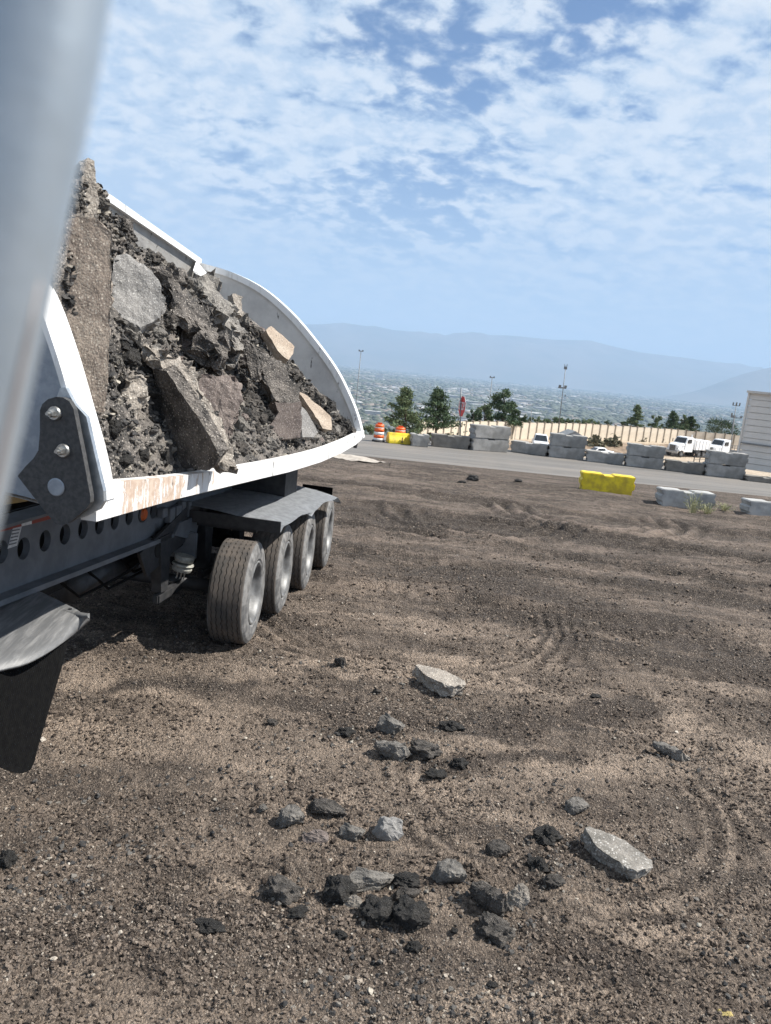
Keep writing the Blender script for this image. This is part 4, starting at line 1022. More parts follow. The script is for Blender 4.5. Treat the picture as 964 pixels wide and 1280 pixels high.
bm = rim(front, SF-.06, SF+.15, .03); bmesh.ops.bevel(bm, geom=[e_ for e_ in bm.edges if e_.is_manifold and e_.calc_face_angle(0) > 1], offset=.006, segments=1, affect='EDGES'); objb('front_rim', bm, 'tub_paint', trailer)
objb('rear_rim', rim(rear, SR-.05, SR+.10, .085), 'tub_paint', trailer)
def bulk(curve, under, s, th, mat, name, inset=.01):
    cur = smooth_curve(curve)+under; c_ = Vector((sum(p[0] for p in cur)/len(cur), 0, sum(p[1] for p in cur)/len(cur)))
    pts = [Vector((p[0], s, p[1])) for p in cur]
    pts = [Vector((p.x+(c_.x-p.x)*inset, s, p.z+(c_.z-p.z)*inset)) for p in pts]
    bm = bmesh.new(); extrude_poly(bm, pts, (0, th, 0)); return objb(name, bm, mat, trailer)
bulk(front, under_f, SF+.02, .05, 'panel_grey', 'front_bulkhead')
bulk(rear, under_r, SR-.02, .05, 'tub_inside', 'rear_bulkhead')
# near rail, sagging along its length; curls into the rear corner
ss = [SF-.03, 4.6, 5.8, 7.2, 8.5, 9.6, 10.4, 10.85]
zt = [2.125, 2.035, 1.955, 1.885, 1.845, 1.845, 1.87, 1.90]; zbm = [1.915, 1.88, 1.815, 1.735, 1.69, 1.69, 1.725, 1.79]; uu = [-2.10, -2.095, -2.09, -2.085, -2.08, -2.075, -2.06, -2.04]
path = smooth_curve(list(zip(uu, ss, zt)), 6); zb_ = [np.interp(p[1], ss, zbm) for p in path]
bm = bmesh.new(); sweep(bm, path, lambda i: [(0, 0, 0), (0, 0, zb_[i]-path[i][2]), (-.09, 0, zb_[i]-path[i][2]), (-.09, 0, 0)])
bmesh.ops.bevel(bm, geom=[e_ for e_ in bm.edges if e_.is_manifold and e_.calc_face_angle(0) > 1], offset=.010, segments=2, affect='EDGES')
objb('side_rail', bm, 'tub_paint', trailer)
# far top rail and its corner gusset
bm = bmesh.new(); p0 = Vector((-4.62, SF, 4.62)); p1 = Vector((-4.57, 8.0, 4.34)); p2 = Vector((-4.73, SR, 4.08))
sweep(bm, [p0, p1, p2], lambda i: [(.05, 0, .05), (.05, 0, -.03), (-.06, 0, -.03), (-.06, 0, .05)]); objb('far_rail', bm, 'tub_paint', trailer)
bm = bmesh.new(); a = [bm.verts.new(v) for v in (p0, p1, p2)]; b_ = [bm.verts.new(v) for v in ((-4.7, SF, 3.6), (-4.8, 8.0, 3.5), (-4.84, SR, 3.5))]
for i in range(2): bm.faces.new((a[i], a[i+1], b_[i+1], b_[i]))
bmesh.ops.solidify(bm, geom=bm.faces[:], thickness=.02); objb('far_side_sheet', bm, 'tub_inside', trailer)
g0, g1, g2 = on_s(247, 329, SR-.1), on_s(266, 353, SR-.06), on_s(243, 341, SR-.5)
bm = bmesh.new(); extrude_poly(bm, [g0, g1+Vector((.03, 0, 0)), g1, g2], (0, -.04, .03)); objb('corner_gusset', bm, 'tub_paint', trailer)
# hinge plates on the front
sil = [(75, 485), (82, 484), (93, 505), (108, 521), (119, 570), (129.5, 614), (130, 627), (124, 637), (106, 646), (90, 650), (70, 640), (60, 560), (70, 500)]
bm = bmesh.new(); extrude_poly(bm, [on_s(x_, y_, 3.585) for x_, y_ in sil], (0, .03, 0)); objb('hinge_bracket', bm, 'steel_silver', trailer)
blk = [(50, 513), (53, 505), (60, 499), (70, 496), (79, 497), (87, 502), (92, 511), (97, 537), (102.5, 564), (108, 593), (113, 620), (113, 628), (108, 636), (98, 644), (86, 654), (78, 656.6), (70, 655), (62, 646), (42, 621), (22, 595), (32, 583), (42, 573), (48, 563), (50, 540)]
bm = bmesh.new(); extrude_poly(bm, [on_s(x_, y_, 3.52) for x_, y_ in blk], (0, .035, 0)); bmesh.ops.bevel(bm, geom=[e_ for e_ in bm.edges if e_.calc_face_angle(0) > 1], offset=.004, segments=1, affect='EDGES')
hp = objb('hinge_plate', bm, 'plate_black', trailer)
for (x_, y_) in ((69.6, 516.4), (80.4, 563)):
    c_ = on_s(x_, y_, 3.52)
    bm = bmesh.new(); lathe(bm, [(.001, -.02), (.033, -.02), (.036, -.012), (.036, 0), (.001, 0)], c_, (0, 1, 0), 24)
    lathe(bm, [(.001, -.055), (.018, -.055), (.021, -.045), (.021, -.02), (.001, -.02)], c_, (0, 1, 0), 6); lathe(bm, [(.001, -.075), (.009, -.075), (.009, -.05), (.001, -.05)], c_, (0, 1, 0), 10)
    objb('bolt', bm, 'bolt_steel', hp)
c_ = on_s(70, 609, 3.515); bm = bmesh.new(); lathe(bm, [(.001, -.004), (.042, -.004), (.048, 0), (.048, .002), (.001, .002)], c_, (0, 1, 0), 28); objb('hole_disc', bm, 'panel_grey', hp)  # grey disc added in place of a through hole showing the panel
bm = bmesh.new(); a = on_s(10, 606, 3.95); b_ = on_s(62, 628, 3.95); extrude_poly(bm, [on_s(-30, 612, 3.95), on_s(62, 604, 3.95), on_s(62, 622, 3.95), on_s(-30, 637, 3.95)], (0, .06, 0)); objb('hinge_pad', bm, 'mustard_paint', trailer)
# main frame beam with lightening holes
UB = -3.1
holes = [(-27, 692, .075), (2, 690, .078), (29.7, 685.7, .078), (56.6, 676, .078), (81.4, 668, .078), (104, 661.5, .078), (124.6, 656, .078), (143.8, 650.7, .078), (161.8, 645.3, .078), (192, 638, .078)]
hl = [on_u(x_, y_, UB) for x_, y_, _ in holes]
bt0 = on_u(38.6, 730.7, UB); bt1 = on_u(206, 667.5, UB)
def zbot(s): return bt0.z+(bt1.z-bt0.z)*(s-bt0.y)/(bt1.y-bt0.y)
ZT = 1.66
def web():
    bm = bmesh.new(); sb = [2.2, hl[0].y-.12]; 
    for i in range(len(hl)-1): sb.append((hl[i].y+hl[i+1].y)/2)
    sb += [hl[-1].y+.12, 9.9]
    def plate(s0, s1):
        return [(s0, zbot(s0)), (s1, zbot(s1)), (s1, ZT), (s0, ZT)]
    def addq(pts):
        vs = [bm.verts.new((UB, a, b)) for a, b in pts]; bm.faces.new(vs)
    addq(plate(sb[0], sb[1])); addq(plate(sb[-2], sb[-1]))
    for i, h_ in enumerate(hl):
        s0, s1 = sb[i+1], sb[i+2]; K = 24; r = holes[i][2]
        inner = []; outer = []
        for k in range(K):
            t = 2*math.pi*k/K; c, s_ = math.cos(t), math.sin(t); inner.append((h_.y+r*.86*c, h_.z+r*s_))
            # project to cell border
            ks = []
            if c > 1e-9: ks.append((s1-h_.y)/c)
            if c < -1e-9: ks.append((s0-h_.y)/c)
            if s_ > 1e-9: ks.append((ZT-h_.z)/s_)
            if s_ < -1e-9: ks.append((zbot(h_.y)-h_.z)/s_)
            m_ = min(ks); q = (h_.y+m_*c, h_.z+m_*s_); outer.append(q)
        cor = [(s0, zbot(h_.y)), (s1, zbot(h_.y)), (s1, ZT), (s0, ZT)]
        iv = [bm.verts.new((UB, *p)) for p in inner]; ov = [bm.verts.new((UB, *p)) for p in outer]; bv = [bm.verts.new((UB-.05, *p)) for p in inner]
        for k in range(K):
            j = (k+1) % K
            bm.faces.new((iv[k], iv[j], ov[j], ov[k])); bm.faces.new((iv[k], bv[k], bv[j], iv[j]))
            for cc in cor:
                a, b = outer[k], outer[j]
                if abs(a[0]-b[0]) > 1e-6 and abs(a[1]-b[1]) > 1e-6:
                    cs = min(cor, key=lambda q: (q[0]-(a[0]+b[0])/2)**2+(q[1]-(a[1]+b[1])/2)**2)
                    bm.faces.new((ov[k], ov[j], bm.verts.new((UB, *cs)))); break
    return bm
objb('frame_beam', web(), 'frame_grey', trailer)
bm = bmesh.new(); sweep(bm, [(UB, 2.2, zbot(2.2)), (UB, bt1.y, bt1.z)], lambda i: [(.10, 0, -.02), (.10, 0, .018), (-.10, 0, .018), (-.10, 0, -.02)]); objb('bottom_flange', bm, 'frame_grey', trailer)
bm = bmesh.new(); sweep(bm, [(UB, 2.2, ZT+.01), (UB, 10.6, ZT+.01)], lambda i: [(.09, 0, -.02), (.09, 0, .0), (-.10, 0, .0), (-.10, 0, -.02)]); objb('top_flange', bm, 'frame_grey', trailer)
bm = bmesh.new(); box(bm, (UB-.25, 6.2, 1.25), (.02, 8.2, .75)); objb('shade_sheet', bm, 'hole_shade', trailer)  # black sheet added behind the holes to stand for the darkness inside
bm = bmesh.new(); extrude_poly(bm, [Vector((UB-.1, bt1.y, bt1.z)), Vector((UB-.1, bt1.y+.5, bt1.z-.16)), Vector((UB-.1, bt1.y+.62, bt1.z+.1)), Vector((UB-.1, bt1.y+.1, bt1.z+.1))], (.2, 0, 0)); objb('flange_knee', bm, 'frame_grey', trailer)
# far beam
bm = bmesh.new(); box(bm, (UB-1.1, 6.4, 1.3), (.02, 8.4, .6)); box(bm, (UB-1.1, 6.4, 1.0), (.16, 8.4, .03)); objb('far_beam', bm, 'black_steel', trailer)
# tape, sticker, lamp, brackets on the web
def web_patch(pxs, mat, name, off=.006, parent=trailer):
    bm = bmesh.new(); extrude_poly(bm, [on_u(x_, y_, UB+off) for x_, y_ in pxs], (-.004, 0, 0)); return objb(name, bm, mat, parent)
tape = web_patch([(-10, 661), (27, 652.5), (27, 658), (-10, 668)], 'tape_red', 'reflective_tape'); web_patch([(27.3, 652.4), (40, 649.5), (40, 655), (27.3, 658)], 'tape_white', 'reflective_tape'); web_patch([(40.3, 649.4), (66, 643), (66, 648), (40.3, 655)], 'tape_red', 'reflective_tape')
st = web_patch([(16.5, 660), (27.5, 658), (21.5, 682), (10, 686)], 'tape_white', 'warning_sticker')
for k in range(5):
    f = k/5; web_patch([(16.5-5.2*f, 662.5+4.6*f*5/1.05), (25.0-5*f, 661+4.4*f*5/1.05), (24.6-5*f, 662.6+4.4*f*5/1.05), (16.1-5.2*f, 664.1+4.6*f*5/1.05)], 'print_grey', 'printed_line', .010, st)
lp = on_u(178, 642.6, UB); bm = bmesh.new(); lathe(bm, [(.001, .03), (.045, .03), (.058, .015), (.062, 0), (.001, 0)], (UB, lp.y, lp.z), (1, 0, 0), 24); l_ = objb('marker_lamp', bm, 'lamp_orange', trailer)
bm = bmesh.new(); lathe(bm, [(.062, .016), (.076, .012), (.076, 0), (.062, 0)], (UB, lp.y, lp.z), (1, 0, 0), 24); objb('lamp_ring', bm, 'plate_black', l_)
for (x0, y0, x1, y1) in ((214, 636, 218, 652), (222, 633, 226, 655), (205, 636, 209, 646), (229, 628, 232, 640), (237, 628, 239, 645)):
    a = on_u(x0, y0, UB+.07); b_ = on_u(x1, y1, UB+.07); bm = bmesh.new(); box(bm, ((UB+.04), (a.y+b_.y)/2, (a.z+b_.z)/2), (.06, abs(b_.y-a.y)+.03, abs(a.z-b_.z)), bev=.006); objb('cable_clamp', bm, 'frame_grey', trailer)
# suspension, axles, tanks
WS = [6.92, 7.965, 9.01, 10.055]; WZ = [0, -.03, -.05, -.02]; UW = -2.25; WR = .52
for i, s_ in enumerate(WS):
    zc_ = WR+WZ[i]
    bm = bmesh.new(); tube(bm, [(UW-.3, s_, zc_), (-5.2, s_, zc_)], .065, 14); objb('axle', bm, 'black_steel', trailer, True)
    for u_ in (-3.05, -4.2):
        bm = bmesh.new(); extrude_poly(bm, [Vector((u_-.05, s_-.62, 1.12)), Vector((u_-.05, s_-.38, 1.12)), Vector((u_-.05, s_-.42, zc_+.05)), Vector((u_-.05, s_-.56, zc_+.05))], (.1, 0, 0)); objb('hanger', bm, 'black_steel', trailer)
        bm = bmesh.new(); box(bm, (u_, s_-.2, zc_-.02), (.07, .75, .1), bev=.015); objb('trailing_arm', bm, 'black_steel', trailer)
        bm = bmesh.new(); lathe(bm, [(.001, 0), (.12, 0), (.14, .05), (.12, .1), (.14, .15), (.12, .2), (.14, .25), (.1, .3), (.001, .3)], (u_-.12, s_+.28, zc_+.1), (0, 0, 1), 18); objb('air_spring', bm, 'rubber_black', trailer)
    bm = bmesh.new(); box(bm, (-3.65, s_-.5, 1.15), (1.1, .08, .16)); objb('cross_member', bm, 'black_steel', trailer)
cc = on_u(229, 705, -3.0)
bm = bmesh.new(); 
for z0_, r_, h_ in ((-.07, .10, .05), (-.02, .11, .03), (.03, .10, .06)):
    lathe(bm, [(.001, z0_), (r_*.9, z0_), (r_, z0_+h_*.5), (r_*.95, z0_+h_), (.001, z0_+h_)], cc, (.15, .1, 1), 22)
bc = objb('brake_chamber', bm, 'chamber_cream', trailer, False)
for k in (-.04, 0, .035):
    bm = bmesh.new(); tube(bm, [cc+Vector((k, -.02, -.06)), cc+Vector((k-.01, -.02, -.13)), cc+Vector((k-.02, -.02, -.15))], .008, 8); objb('stud', bm, 'bolt_steel', bc)
bm = bmesh.new(); box(bm, cc+Vector((-.06, .12, .17)), (.28, .06, .28), bev=.01); objb('chamber_bracket', bm, 'frame_grey', trailer)
bm = bmesh.new(); tube(bm, [(-3.35, 5.35, .86), (-3.35, 6.35, .86)], .13, 20); objb('air_tank', bm, 'black_steel', trailer, True)
for k, (s0, z0_) in enumerate(((5.0, .98), (5.45, .92), (5.9, .95))):
    bm = bmesh.new(); tube(bm, [(-3.25, s0, z0_+.1), (-3.2, s0+.3, z0_-.16), (-3.1, s0+.75, z0_-.1), (-3.05, s0+1.1, z0_-.02)], .012, 7); objb('air_hose', bm, 'rubber_black', trailer, True)
bm = bmesh.new(); extrude_poly(bm, [Vector((-3.02, 5.95, 1.05)), Vector((-3.02, 6.9, 1.3)), Vector((-3.02, 6.9, .95)), Vector((-3.02, 6.1, .8))], (-.03, 0, 0)); objb('gusset_plate', bm, 'black_steel', trailer)
bm = bmesh.new(); lathe(bm, [(.001, 0), (.07, 0), (.07, .004), (.001, .004)], (-3.017, 6.3, 1.0), (1, 0, 0), 20); objb('gusset_hole_disc', bm, 'hole_shade', trailer)  # black disc painted where an open hole would look dark
for k in range(6):
    bm = bmesh.new(); box(bm, (-2.72, 7.15+k*.48, 1.12), (.72, .05, .08)); objb('fender_arm', bm, 'black_steel', trailer)
# wheels
def wheel_meshes(outer=True):
    w_ = .38; bm = bmesh.new(); prof = []; zig = []
    prof.append((.60*WR, .03)); zig.append(0)
    for r_, h_ in ((.66, .005), (.80, -.002), (.92, .012), (.975, .03)): prof.append((r_*WR, h_)); zig.append(0)
    gr = [.068, .118, .168, .218, .268, .315]; prof.append((.995*WR, .04)); zig.append(0)
    for g_ in gr:
        for dh, r_ in ((-.006, 1.0), (-.004, .978), (.004, .978), (.006, 1.0)): prof.append((r_*WR, g_+dh)); zig.append(1)
    prof.append((.995*WR, .342)); zig.append(0)
    for r_, h_ in ((.975, .352), (.92, .368), (.80, .382), (.66, .375), (.60, .35)): prof.append((r_*WR, h_)); zig.append(0)
    def warp(i, t): return 0 if not zig[i] else .0045*(1 if int(round(t/(2*math.pi)*168)) % 4 in (0, 1) else -1)
    lathe(bm, prof, (0, 0, 0), (-1, 0, 0), 168, warp=warp)
    bmesh.ops.recalc_face_normals(bm, faces=bm.faces)
    me = bpy.data.meshes.new('tyre'); bm.to_mesh(me); bm.free()
    me.materials.append(MATS['tyre_rubber']); me.materials.append(MATS['tyre_sidewall'])
    for p in me.polygons:
        c_ = p.center; p.material_index = 1 if (c_.x > -.03 or c_.x < -.352) else 0
    bm = bmesh.new(); lathe(bm, [(.62*WR, .012), (.595*WR, .0), (.56*WR, .022), (.52*WR, .06), (.48*WR, .14), (.40*WR, .17), (.20*WR, .165)], (0, 0, 0), (-1, 0, 0), 60); rm = mesh_bm('rim', bm, 'rim_alloy', True)
    bm = bmesh.new(); lathe(bm, [(.001, .09), (.09*WR, .09), (.12*WR, .10), (.14*WR, .16), (.26*WR, .17), (.26*WR, .2), (.001, .2)], (0, 0, 0), (-1, 0, 0), 30)
    for k in range(10):
        a = 2*math.pi*k/10; lathe(bm, [(.001, .13), (.014, .13), (.014, .17), (.001, .17)], (0, .205*WR*2*.5*math.cos(a)*1.1, .205*WR*math.sin(a)*1.1), (-1, 0, 0), 6)
    hb = mesh_bm('wheel', bm, 'bolt_steel'); return me, rm, hb
tyre_me, rim_me, hub_me = wheel_meshes()
for i, s_ in enumerate(WS):
    for u_, fl in ((UW, 0), (-5.25, math.pi)):
        h_ = link('wheel', hub_me, trailer); h_.location = (u_, s_, WR+WZ[i]); h_.rotation_euler = (0, 0, fl+math.radians(7.0))
        link('tyre', tyre_me, h_); link('rim', rim_me, h_)
# mudguards over the near wheels: two overlapping sheets
def mudguard(pxs, z, name, mat, drop=.05):
    P = [loc(gnd(x_, y_, z)) for x_, y_ in pxs]; return P
FZ = 1.24
def fender_sheet(s0, s1, u0, u1, z0, z1, lift=0):
    """rippled plastic sheet; outer edge u1 hangs and waves"""
    bm = bmesh.new(); NS, NU = 26, 10; V = []
    for i in range(NS+1):
        f = i/NS; s_ = s0+(s1-s0)*f; row = []
        for j in range(NU+1):
            g_ = j/NU; u_ = u0+(u1-u0)*g_ + .012*math.sin(s_*7)*g_; z = z0+(z1-z0)*f - .10*g_**3 + lift - .05*max(0, (.06-f)/.06)*g_ - (.16*max(0, (f-.72)/.28)**2 if s1 > 9 else 0)
            z += .012*math.sin(s_*6.0)*g_**2; row.append(bm.verts.new((u_, s_, z)))
        V.append(row)
    for a, b in zip(V[:-1], V[1:]):
        for j in range(NU): bm.faces.new((a[j], a[j+1], b[j+1], b[j]))
    bmesh.ops.solidify(bm, geom=bm.faces[:], thickness=.010); return bm
objb('mudguard', fender_sheet(7.02, 8.2, -3.2, -2.06, 1.31, 1.26), 'fender_plastic', trailer, True)
objb('mudguard', fender_sheet(8.1, 9.7, -3.1, -2.04, 1.26, 1.22, .014), 'fender_plastic', trailer, True)
bm = bmesh.new(); box(bm, (-2.63, 7.0, 1.20), (1.12, .02, .12), bev=.004); objb('mudguard_lip', bm, 'black_steel', trailer)
bm = bmesh.new(); box(bm, (-2.78, 8.6, 1.46), (.66, .5, .46)); objb('tub_stop', bm, 'black_steel', trailer)
bm = bmesh.new(); box(bm, (-2.62, 10.62, .70), (.46, .012, .66)); objb('mud_flap', bm, 'rubber_black', trailer)
bm = bmesh.new(); tube(bm, [(-2.10, 10.6, 1.73), (-2.11, 10.6, 1.66)], .03, 10); objb('hook', bm, 'black_steel', trailer)

# ------------------------------------------------------------------ tractor (the truck the photo is taken from)
tractor = empty('truck_tractor', (-2.2, 3.4, 0), 0, label='tractor unit at left, blurred grey cab edge, worn fender, black mud flap', cat='truck')
def tw(p): return Vector(p)-tractor.location
far_e = [(-60, 708), (0, 722), (38, 734), (72, 750), (98, 763), (112, 775)]; near_e = [(-60, 852), (0, 837), (32, 829), (62, 814), (90, 795), (112.5, 776)]
fa_ = smooth_curve([tuple(gnd(x_, y_, 1.13)) for x_, y_ in far_e], 4); ne_ = smooth_curve([tuple(gnd(x_, y_, 1.05)) for x_, y_ in near_e], 4)
bm = bmesh.new(); V = []
for a, b in zip(fa_, ne_):
    a, b = Vector(a), Vector(b); row = []
    for j in range(9):
        t = j/8; p = a.lerp(b, t); p.z += .035*math.sin(math.pi*t); row.append(bm.verts.new(tw(p)))
    V.append(row)
for a, b in zip(V[:-1], V[1:]):
    for j in range(8): bm.faces.new((a[j], a[j+1], b[j+1], b[j]))
bmesh.ops.recalc_face_normals(bm, faces=bm.faces)
bm.normal_update()
if sum(f_.normal.z for f_ in bm.faces) < 0: bmesh.ops.reverse_faces(bm, faces=bm.faces)
bmesh.ops.solidify(bm, geom=bm.faces[:], thickness=.014)
fd = objb('fender', bm, 'fender_worn', tractor, True)
bm = bmesh.new(); cb = gnd(88, 759, 1.15); lathe(bm, [(.001, .0), (.012, .0), (.012, .012), (.001, .012)], tw(cb)-Vector((0, 0, .02)), (0, 0, 1), 8); objb('bolt', bm, 'black_steel', fd)
Q0, Q1, Q2 = gnd(85, 800, 1.02), gnd(0, 842, 1.02), gnd(38, 966, .36)
QN = (Q1-Q0).cross(Q2-Q0).normalized()
def fp(x_, y_, off=0): 
    return tw(onplane(x_, y_, Q0, QN) + QN*off)
if QN.dot(C-Q0) < 0: QN = -QN
bm = bmesh.new(); extrude_poly(bm, [fp(x_, y_) for x_, y_ in ((86, 798), (77, 836), (62, 886), (47, 937), (43, 953), (38, 963), (28, 967), (18, 966), (0, 959), (-70, 942), (-70, 860), (0, 840), (40, 825))], -QN*.012)
mf = objb('mud_flap', bm, 'rubber_black', tractor)
bm = bmesh.new()
for k in range(44):
    f = k/44; x0, y0 = 79-79*f*1.55, 806+32*f*1.55; x1, y1 = 38-f*100, 960-f*14
    a, b = fp(x0, y0, .0), fp(x1, y1, .0); d = (b-a).normalized(); sd_ = d.cross(QN)*.0022
    vs = [bm.verts.new(v) for v in (a-sd_, a+QN*.0035, a+sd_, b+sd_, b+QN*.0035, b-sd_)]
    bm.faces.new((vs[0], vs[1], vs[4], vs[5])); bm.faces.new((vs[1], vs[2], vs[3], vs[4]))
rb_ = objb('rib', bm, 'rubber_black', mf)
rb_['kind'] = 'stuff'
# blurred cab edge close to the lens: a rounded sheet-metal column with a seal along it
Yc = .42
edge = [(166, -160), (139, 0), (127, 75), (113, 150), (97, 225), (83, 290), (70, 350), (57, 412), (44, 470), (31, 530), (17, 590), (0, 660), (-24, 760)]
SEC = [(0, .262), (-5, .254), (-16, .247), (-38, .241), (-75, .236), (-130, .233), (-200, .235), (-280, .24), (-380, .25), (-380, .36), (-200, .36), (-60, .34), (-14, .29), (-3, .272)]
bm = bmesh.new(); rs = []
for x_, y_ in smooth_curve(edge, 3): rs.append([bm.verts.new(tw(atd(x_+dx_, y_, Y_))) for dx_, Y_ in SEC])
for a, b in zip(rs[:-1], rs[1:]):
    for i in range(len(SEC)): bm.faces.new((a[i], a[(i+1) % len(SEC)], b[(i+1) % len(SEC)], b[i]))
bm.faces.new(rs[0][::-1]); bm.faces.new(rs[-1]); objb('cab_column', bm, 'cab_metal', tractor, True)
bm = bmesh.new(); tube(bm, [tw(atd(x_-20, y_, .236)) for x_, y_ in edge[6:]], [.0004, .0009, .0012, .0012, .0012, .0012, .0012], 12); objb('door_seal', bm, 'seal_brown', tractor, True)

# ------------------------------------------------------------------ load of broken asphalt
from mathutils.bvhtree import BVHTree
sil_px = [(3.95, 84, 215), (4.6, 112, 205), (5.3, 140, 258), (6.2, 185, 305), (7.1, 225, 335), (8.0, 268, 362), (8.9, 312, 395), (9.5, 352, 428), (10.0, 392, 476), (10.35, 425, 520), (10.6, 444, 540)]
S_ = [q[0] for q in sil_px]; Tt = [on_s(q[1], q[2]+6, q[0]) for q in sil_px]
def heap_pt(s, v):
    """v 0 at the near rail, 1 at the crest, 2 at the far wall"""
    lipz = float(np.interp(s, ss, zt))-.05
    T = Vector((float(np.interp(s, S_, [t.x for t in Tt])), s, float(np.interp(s, S_, [t.z for t in Tt]))))
    A = Vector((-2.20, s, lipz))
    if v <= 1:
        p = A.lerp(T, v); bul = math.sin(math.pi*v); d = (T-A); n_ = Vector((d.z, 0, -d.x)).normalized(); n_ = n_ if n_.x > 0 else -n_
        return p + n_*bul*(-.10)
    B = Vector((-4.75, s, min(T.z-.2, 3.9))); return T.lerp(B, v-1)
bm = bmesh.new(); NS, NV = 150, 70; V = []
for i in range(NS+1):
    s_ = 3.78+(10.62-3.78)*i/NS; row = []
    for j in range(NV+1):
        v = 2*(j/NV)**1.15; p = heap_pt(s_, v)
        nn = mn.noise_vector(p*2.2)*.10+mn.noise_vector(p*7)*.05+mn.noise_vector(p*20)*.022; k_ = min(1, v*5)
        row.append(bm.verts.new(p+nn*k_*(.5 if s_ < 4 else 1)))
    V.append(row)
for a, b in zip(V[:-1], V[1:]):
    for j in range(NV): bm.faces.new((a[j], a[j+1], b[j+1], b[j]))
bm.normal_update(); bm2 = bm.copy(); bvh = BVHTree.FromBMesh(bm); 
hm = objb('rubble_heap', bm, 'rubble_dark', smooth=False, kind='stuff', label='bed of black broken asphalt crumbs filling the trailer tub', cat='rubble heap'); hm.rotation_euler = (0, 0, TRZ)
heap_tris = bm2
def heap_hit(x_, y_):
    o_ = loc(C); d = ray(x_, y_); d = Vector((d.dot(TLu), d.dot(TD), d.z)).normalized()
    h_ = bvh.ray_cast(o_, d); return h_     # location, normal, index, distance
def grow(bm, maxlen, passes=4):
    for _ in range(passes):
        es = [e_ for e_ in bm.edges if e_.calc_length() > maxlen]
        if not es: break
        bmesh.ops.subdivide_edges(bm, edges=es, cuts=1); bmesh.ops.triangulate(bm, faces=[f_ for f_ in bm.faces if len(f_.verts) > 3])
def chunk_mesh(seed, mat, kind='ang', flat=1.0, res=.13):
    rg = random.Random(seed); bm = bmesh.new()
    if kind == 'ang':
        for i in range(15): 
            d = Vector((rg.gauss(0, 1), rg.gauss(0, 1), rg.gauss(0, 1))).normalized()*rg.uniform(.42, .56); d.z *= flat
            bm.verts.new(d)
        bmesh.ops.convex_hull(bm, input=bm.verts[:]); bmesh.ops.delete(bm, geom=[v for v in bm.verts if not v.link_faces], context='VERTS')
        grow(bm, res)
        off = Vector((seed*3.3, 0, 0))
        for v in bm.verts: v.co += mn.noise_vector(v.co*4+off)*.065+mn.noise_vector(v.co*11+off)*.045+mn.noise_vector(v.co*26+off)*.024
    else:
        bmesh.ops.create_icosphere(bm, subdivisions=5 if kind == 'clodfine' else 4, radius=.5); off = Vector((seed*5.1, 2, 0))
        for v in bm.verts:
            n_ = v.co.normalized(); r = .40+.20*mn.noise(n_*1.3+off)+.08*mn.noise(n_*3.2+off)+.11*abs(mn.noise(n_*8+off))+.075*abs(mn.noise(n_*17+off)); v.co = n_*r+mn.noise_vector(n_*14+off)*.018; v.co.z *= flat
    me = mesh_bm('asphalt_chunk', bm, mat); 
    # normalise to unit extent
    co = np.zeros(len(me.vertices)*3); me.vertices.foreach_get('co', co); co = co.reshape(-1, 3); c_ = (co.max(0)+co.min(0))/2; e_ = (co.max(0)-co.min(0)).max(); me.vertices.foreach_set('co', ((co-c_)/e_).ravel()); me.update()
    return me
def slab(pxs, s_anchor, nrm, push, mat, label, cat='asphalt slab', seed=1, fine=.05, rough=1.0, back=None, name='asphalt_slab'):
    """slab with a fairly flat broken face: outline on a plane through the anchor, solid behind it"""
    cx_ = sum(p[0] for p in pxs)/len(pxs); cy_ = sum(p[1] for p in pxs)/len(pxs)
    h_ = heap_hit(cx_, cy_)[0]
    if h_ is None: h_ = on_s(cx_, cy_, s_anchor or 5)
    if s_anchor is not None: h_ = on_s(cx_, cy_, s_anchor)
    P0 = wor(h_); N = wor(nrm)-wor((0, 0, 0)); N.normalize()
    if N.dot(C-P0) < 0: N = -N
    pts = [onplane(x_, y_, P0, N) for x_, y_ in pxs]; cen = sum(pts, Vector())/len(pts)
    bv = (wor(back)-wor((0, 0, 0))) if back is not None else -N*push
    bm = bmesh.new(); extrude_poly(bm, [p-cen for p in pts], bv)
    # shrink the back a little so the sides are not parallel
    bmesh.ops.triangulate(bm, faces=bm.faces); grow(bm, fine, 6); bmesh.ops.recalc_face_normals(bm, faces=bm.faces); bm.normal_update()
    off = Vector((seed*4.7, 1, 0)); newc = []
    for v in bm.verts:
        side = 1-abs(v.normal.dot(N)); k_ = (.40+1.5*side)*rough
        newc.append(v.co+(mn.noise_vector(v.co*5+off)*.035+mn.noise_vector(v.co*16+off)*.024+mn.noise_vector(v.co*42+off)*.012)*k_)
    for v, c2 in zip(bm.verts, newc): v.co = c2
    o = objb(name, bm, mat, label=label, cat=cat); o.location = cen; return o
